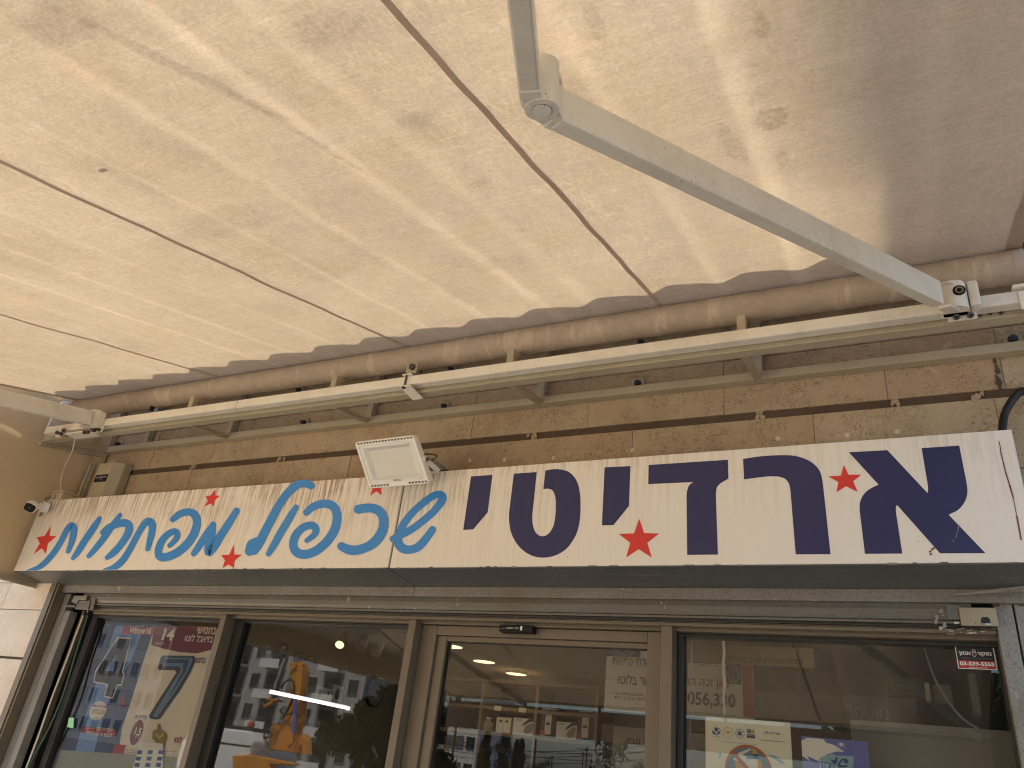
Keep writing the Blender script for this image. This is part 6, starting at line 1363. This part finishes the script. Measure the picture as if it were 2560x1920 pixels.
# wires and poles
for k, (v0_, v1_) in enumerate(((1836, 1880), (1852, 1862), (1868, 1876), (1880, 1896), (1842, 1905))):
    a = mir(1060, v0_, 30 + k); b = mir(1640, v1_, 30 + k); mb = MB(); pts = [tuple(a.lerp(b, t / 12) - Vector((0, 0, .35 * math.sin(math.pi * t / 12)))) for t in range(13)]; mb.tube(pts, .014, 'wire_dark', 5); tag(mb.build('overhead_wire'), ('topmost thin overhead wire across the street', 'second overhead wire from the top across the street', 'third overhead wire from the top across the street', 'fourth overhead wire from the top across the street', 'steepest sagging overhead wire across the street')[k], 'wire', 'overhead wires across the street')
for k, (u_, v_) in enumerate(((1340, 1845), (1381, 1890), (1468, 1868), (1458, 1880))):
    a = mir(u_, v_, 28); mb = MB(); mb.cyl((a.x, a.y, -.14), (a.x, a.y, a.z), .03 if k else .045, 'wire_dark', 8); 
    if k > 1: mb.box(a.x - .4, a.x + .4, a.y - .015, a.y + .015, a.z - .1, a.z - .07, 'wire_dark')
    tag(mb.build('street_pole'), ('tallest thin black pole in the middle of the door reflection', 'short bare pole right of the tallest pole', 'pole with a crossbar, right one of the aerial pair', 'pole with a crossbar, left one of the aerial pair')[k], 'pole')

# crane truck
D = 17.0
def T(u_, v_, dd=0): return mir(u_, v_, D + dd)
g0 = T(760, 1890)
tk = thing('crane_truck', 'white truck with an orange folding loader crane across the street', 'truck', (g0.x, g0.y, -.14))
cabL, cabR = T(530, 1850), T(692, 1850); ztop = T(600, 1826).z; yc0 = g0.y
x0_, x1_ = cabL.x - .2, cabR.x
mb = MB(); prof = [(x0_, .5), (x1_, .5), (x1_, ztop - .25), (x1_ - .18, ztop), (x0_ + .25, ztop), (x0_, ztop - .5)]
mb.prism([(a_, yc0 + 1.0, b_) for a_, b_ in prof], (0, -2.1, 0), 'truck_white'); mb.build('cab', tk, bevel=.06)
q1 = T(545, 1850); q2 = T(603, 1868)
mb = MB(); mb.box(q1.x, q2.x, yc0 + 1.001, yc0 + 1.015, q2.z, q1.z, 'truck_dark'); mb.build('side_window', tk, bevel=.02)
mb = MB(); mb.box(x0_, x1_, yc0 + 1.002, yc0 + 1.012, ztop - .42, ztop - .38, 'truck_dark'); mb.build('trim_line', tk)
mb = MB(); mb.box(x0_ + .1, x1_ - .2, yc0 - .9, yc0 + .9, ztop + .002, ztop + .10, 'truck_dark'); mb.build('roof_rack', tk)
for u_ in (566, 660): 
    a = T(u_, 1810 + (u_ - 566) * .16); mb = MB(); mb.tube([(a.x, yc0 + .6, ztop + .1), (a.x, yc0 + .6, ztop + .16), (a.x, yc0 + .6, ztop + .26), (a.x, yc0 + .6, ztop + .3)], [.09, .11, .09, .03], 'ink_orange', 14); mb.build('beacon', tk)
mb = MB(); mb.box(x0_ - .2, g0.x + 3.0, yc0 - 1.0, yc0 + 1.0, .35, .72, 'truck_dark'); mb.build('chassis', tk)
mb = MB(); mb.box(x1_ + .9, g0.x + 3.0, yc0 - 1.1, yc0 + 1.1, .722, .95, 'truck_white'); mb.build('bed', tk, bevel=.02)
for x_ in (x0_ + .6, g0.x + .9, g0.x + 2.1):
    w_ = thing('wheel', None, None, (x_ - tk.location.x, .9, .55)); w_.parent = tk
    for s_ in (1, -1):
        mb = MB(); mb.cyl((x_, yc0 + s_ * .7, .36), (x_, yc0 + s_ * 1.03, .36), .48, 'black_rubber', 28); mb.build('tyre', w_, bevel=.03)
    mb = MB(); mb.cyl((x_, yc0 + 1.031, .36), (x_, yc0 + 1.05, .36), .24, 'truck_white', 20); mb.build('rim', w_)
ck_ = thing('loader_crane', None, None, (0, 0, 1)); ck_.parent = tk
def TP(pts, dep=.35, mat='crane_orange', y0_=.4):
    mb.prism([Vector((T(*p).x, yc0 + y0_, T(*p).z)) for p in pts], (0, -dep, 0), mat)
def C4(x_, y_): return R4(x_, y_)
mb = MB(); TP([C4(*q) for q in ((770, 1380), (790, 1150), (900, 1080), (1010, 1000), (1030, 1120), (1060, 1200), (1095, 1250), (1100, 1430), (860, 1400))]); mb.build('base_plate', ck_, bevel=.02)
mb = MB(); TP([C4(*q) for q in ((1090, 1130), (1115, 1135), (1130, 1250), (1120, 1440), (1090, 1430))], .3); TP([C4(*q) for q in ((1180, 1190), (1230, 1280), (1240, 1450), (1195, 1440), (1190, 1300))], .3); TP([C4(*q) for q in ((1120, 1240), (1190, 1230), (1190, 1330), (1130, 1340))], .3, y0_=.3); mb.build('cylinder_lug', ck_, bevel=.01)
mb = MB(); TP([C4(*q) for q in ((960, 1000), (1020, 780), (1040, 560), (1030, 420), (1075, 320), (1190, 330), (1200, 420), (1175, 620), (1170, 800), (1160, 1000), (1110, 1130), (1060, 1180))], .3, y0_=.38); mb.build('main_boom', ck_, bevel=.02)
mb = MB(); TP([C4(*q) for q in ((1165, 480), (1215, 380), (1255, 385), (1245, 480), (1225, 700), (1190, 900), (1150, 1100), (1120, 1080), (1160, 800))], .2, y0_=.62); mb.build('outer_boom', ck_, bevel=.02)
mb = MB(); mb.bar(Vector((T(*C4(1190, 780)).x, yc0 + .7, T(*C4(1190, 780)).z)), Vector((T(*C4(1165, 1210)).x, yc0 + .7, T(*C4(1165, 1210)).z)), .07, .07, 'poster_periwinkle', (0, 1, 0)); mb.build('hydraulic_cylinder', ck_)
mb = MB(); pa, pb_ = T(*C4(1020, 270)), T(*C4(850, 770)); mb.bar((pa.x, yc0 + .55, pa.z), (pb_.x, yc0 + .55, pb_.z), .10, .12, 'building_grey', (0, 1, 0)); mb.build('jib', ck_)
mb = MB(); TP([C4(*q) for q in ((760, 800), (800, 770), (870, 775), (990, 790), (990, 815), (880, 800), (860, 830), (770, 815))], .15, 'truck_dark', .7); mb.build('hook_block', ck_)
mb = MB(); TP([C4(*q) for q in ((870, 775), (980, 790), (990, 815), (870, 792))], .12, 'crane_orange', .9); TP([C4(*q) for q in ((840, 870), (950, 810), (960, 830), (850, 890))], .12, 'crane_orange', .9); mb.build('lever', ck_)
mb = MB(); TP([C4(*q) for q in ((550, 1490), (780, 1480), (1300, 1580), (1300, 1605), (1000, 1590), (1050, 1700), (560, 1700))], .3, y0_=1.15); mb.build('outrigger_beam', ck_, bevel=.02)
for (x_, y_, r_) in ((870, 1130, .16), (1050, 1270, .13), (1080, 350, .12), (1170, 345, .11)):
    q = T(*C4(x_, y_)); mb = MB(); mb.cyl((q.x, yc0 + .36, q.z), (q.x, yc0 + .44, q.z), r_, 'crane_orange', 18); mb.build('pivot_pin', ck_)
for k, pts in enumerate((((960, 640), (1000, 560), (1090, 540), (1120, 700), (1040, 900), (960, 1020)), ((940, 900), (1000, 960), (1100, 950), (1180, 990)), ((830, 1080), (760, 1160), (750, 1250), (790, 1240)))):
    mb = MB(); mb.tube(smooth_path([(T(*C4(*p)).x, yc0 + .5, T(*C4(*p)).z) for p in pts], 5), .03, 'black_rubber', 6); mb.build('hose', ck_)
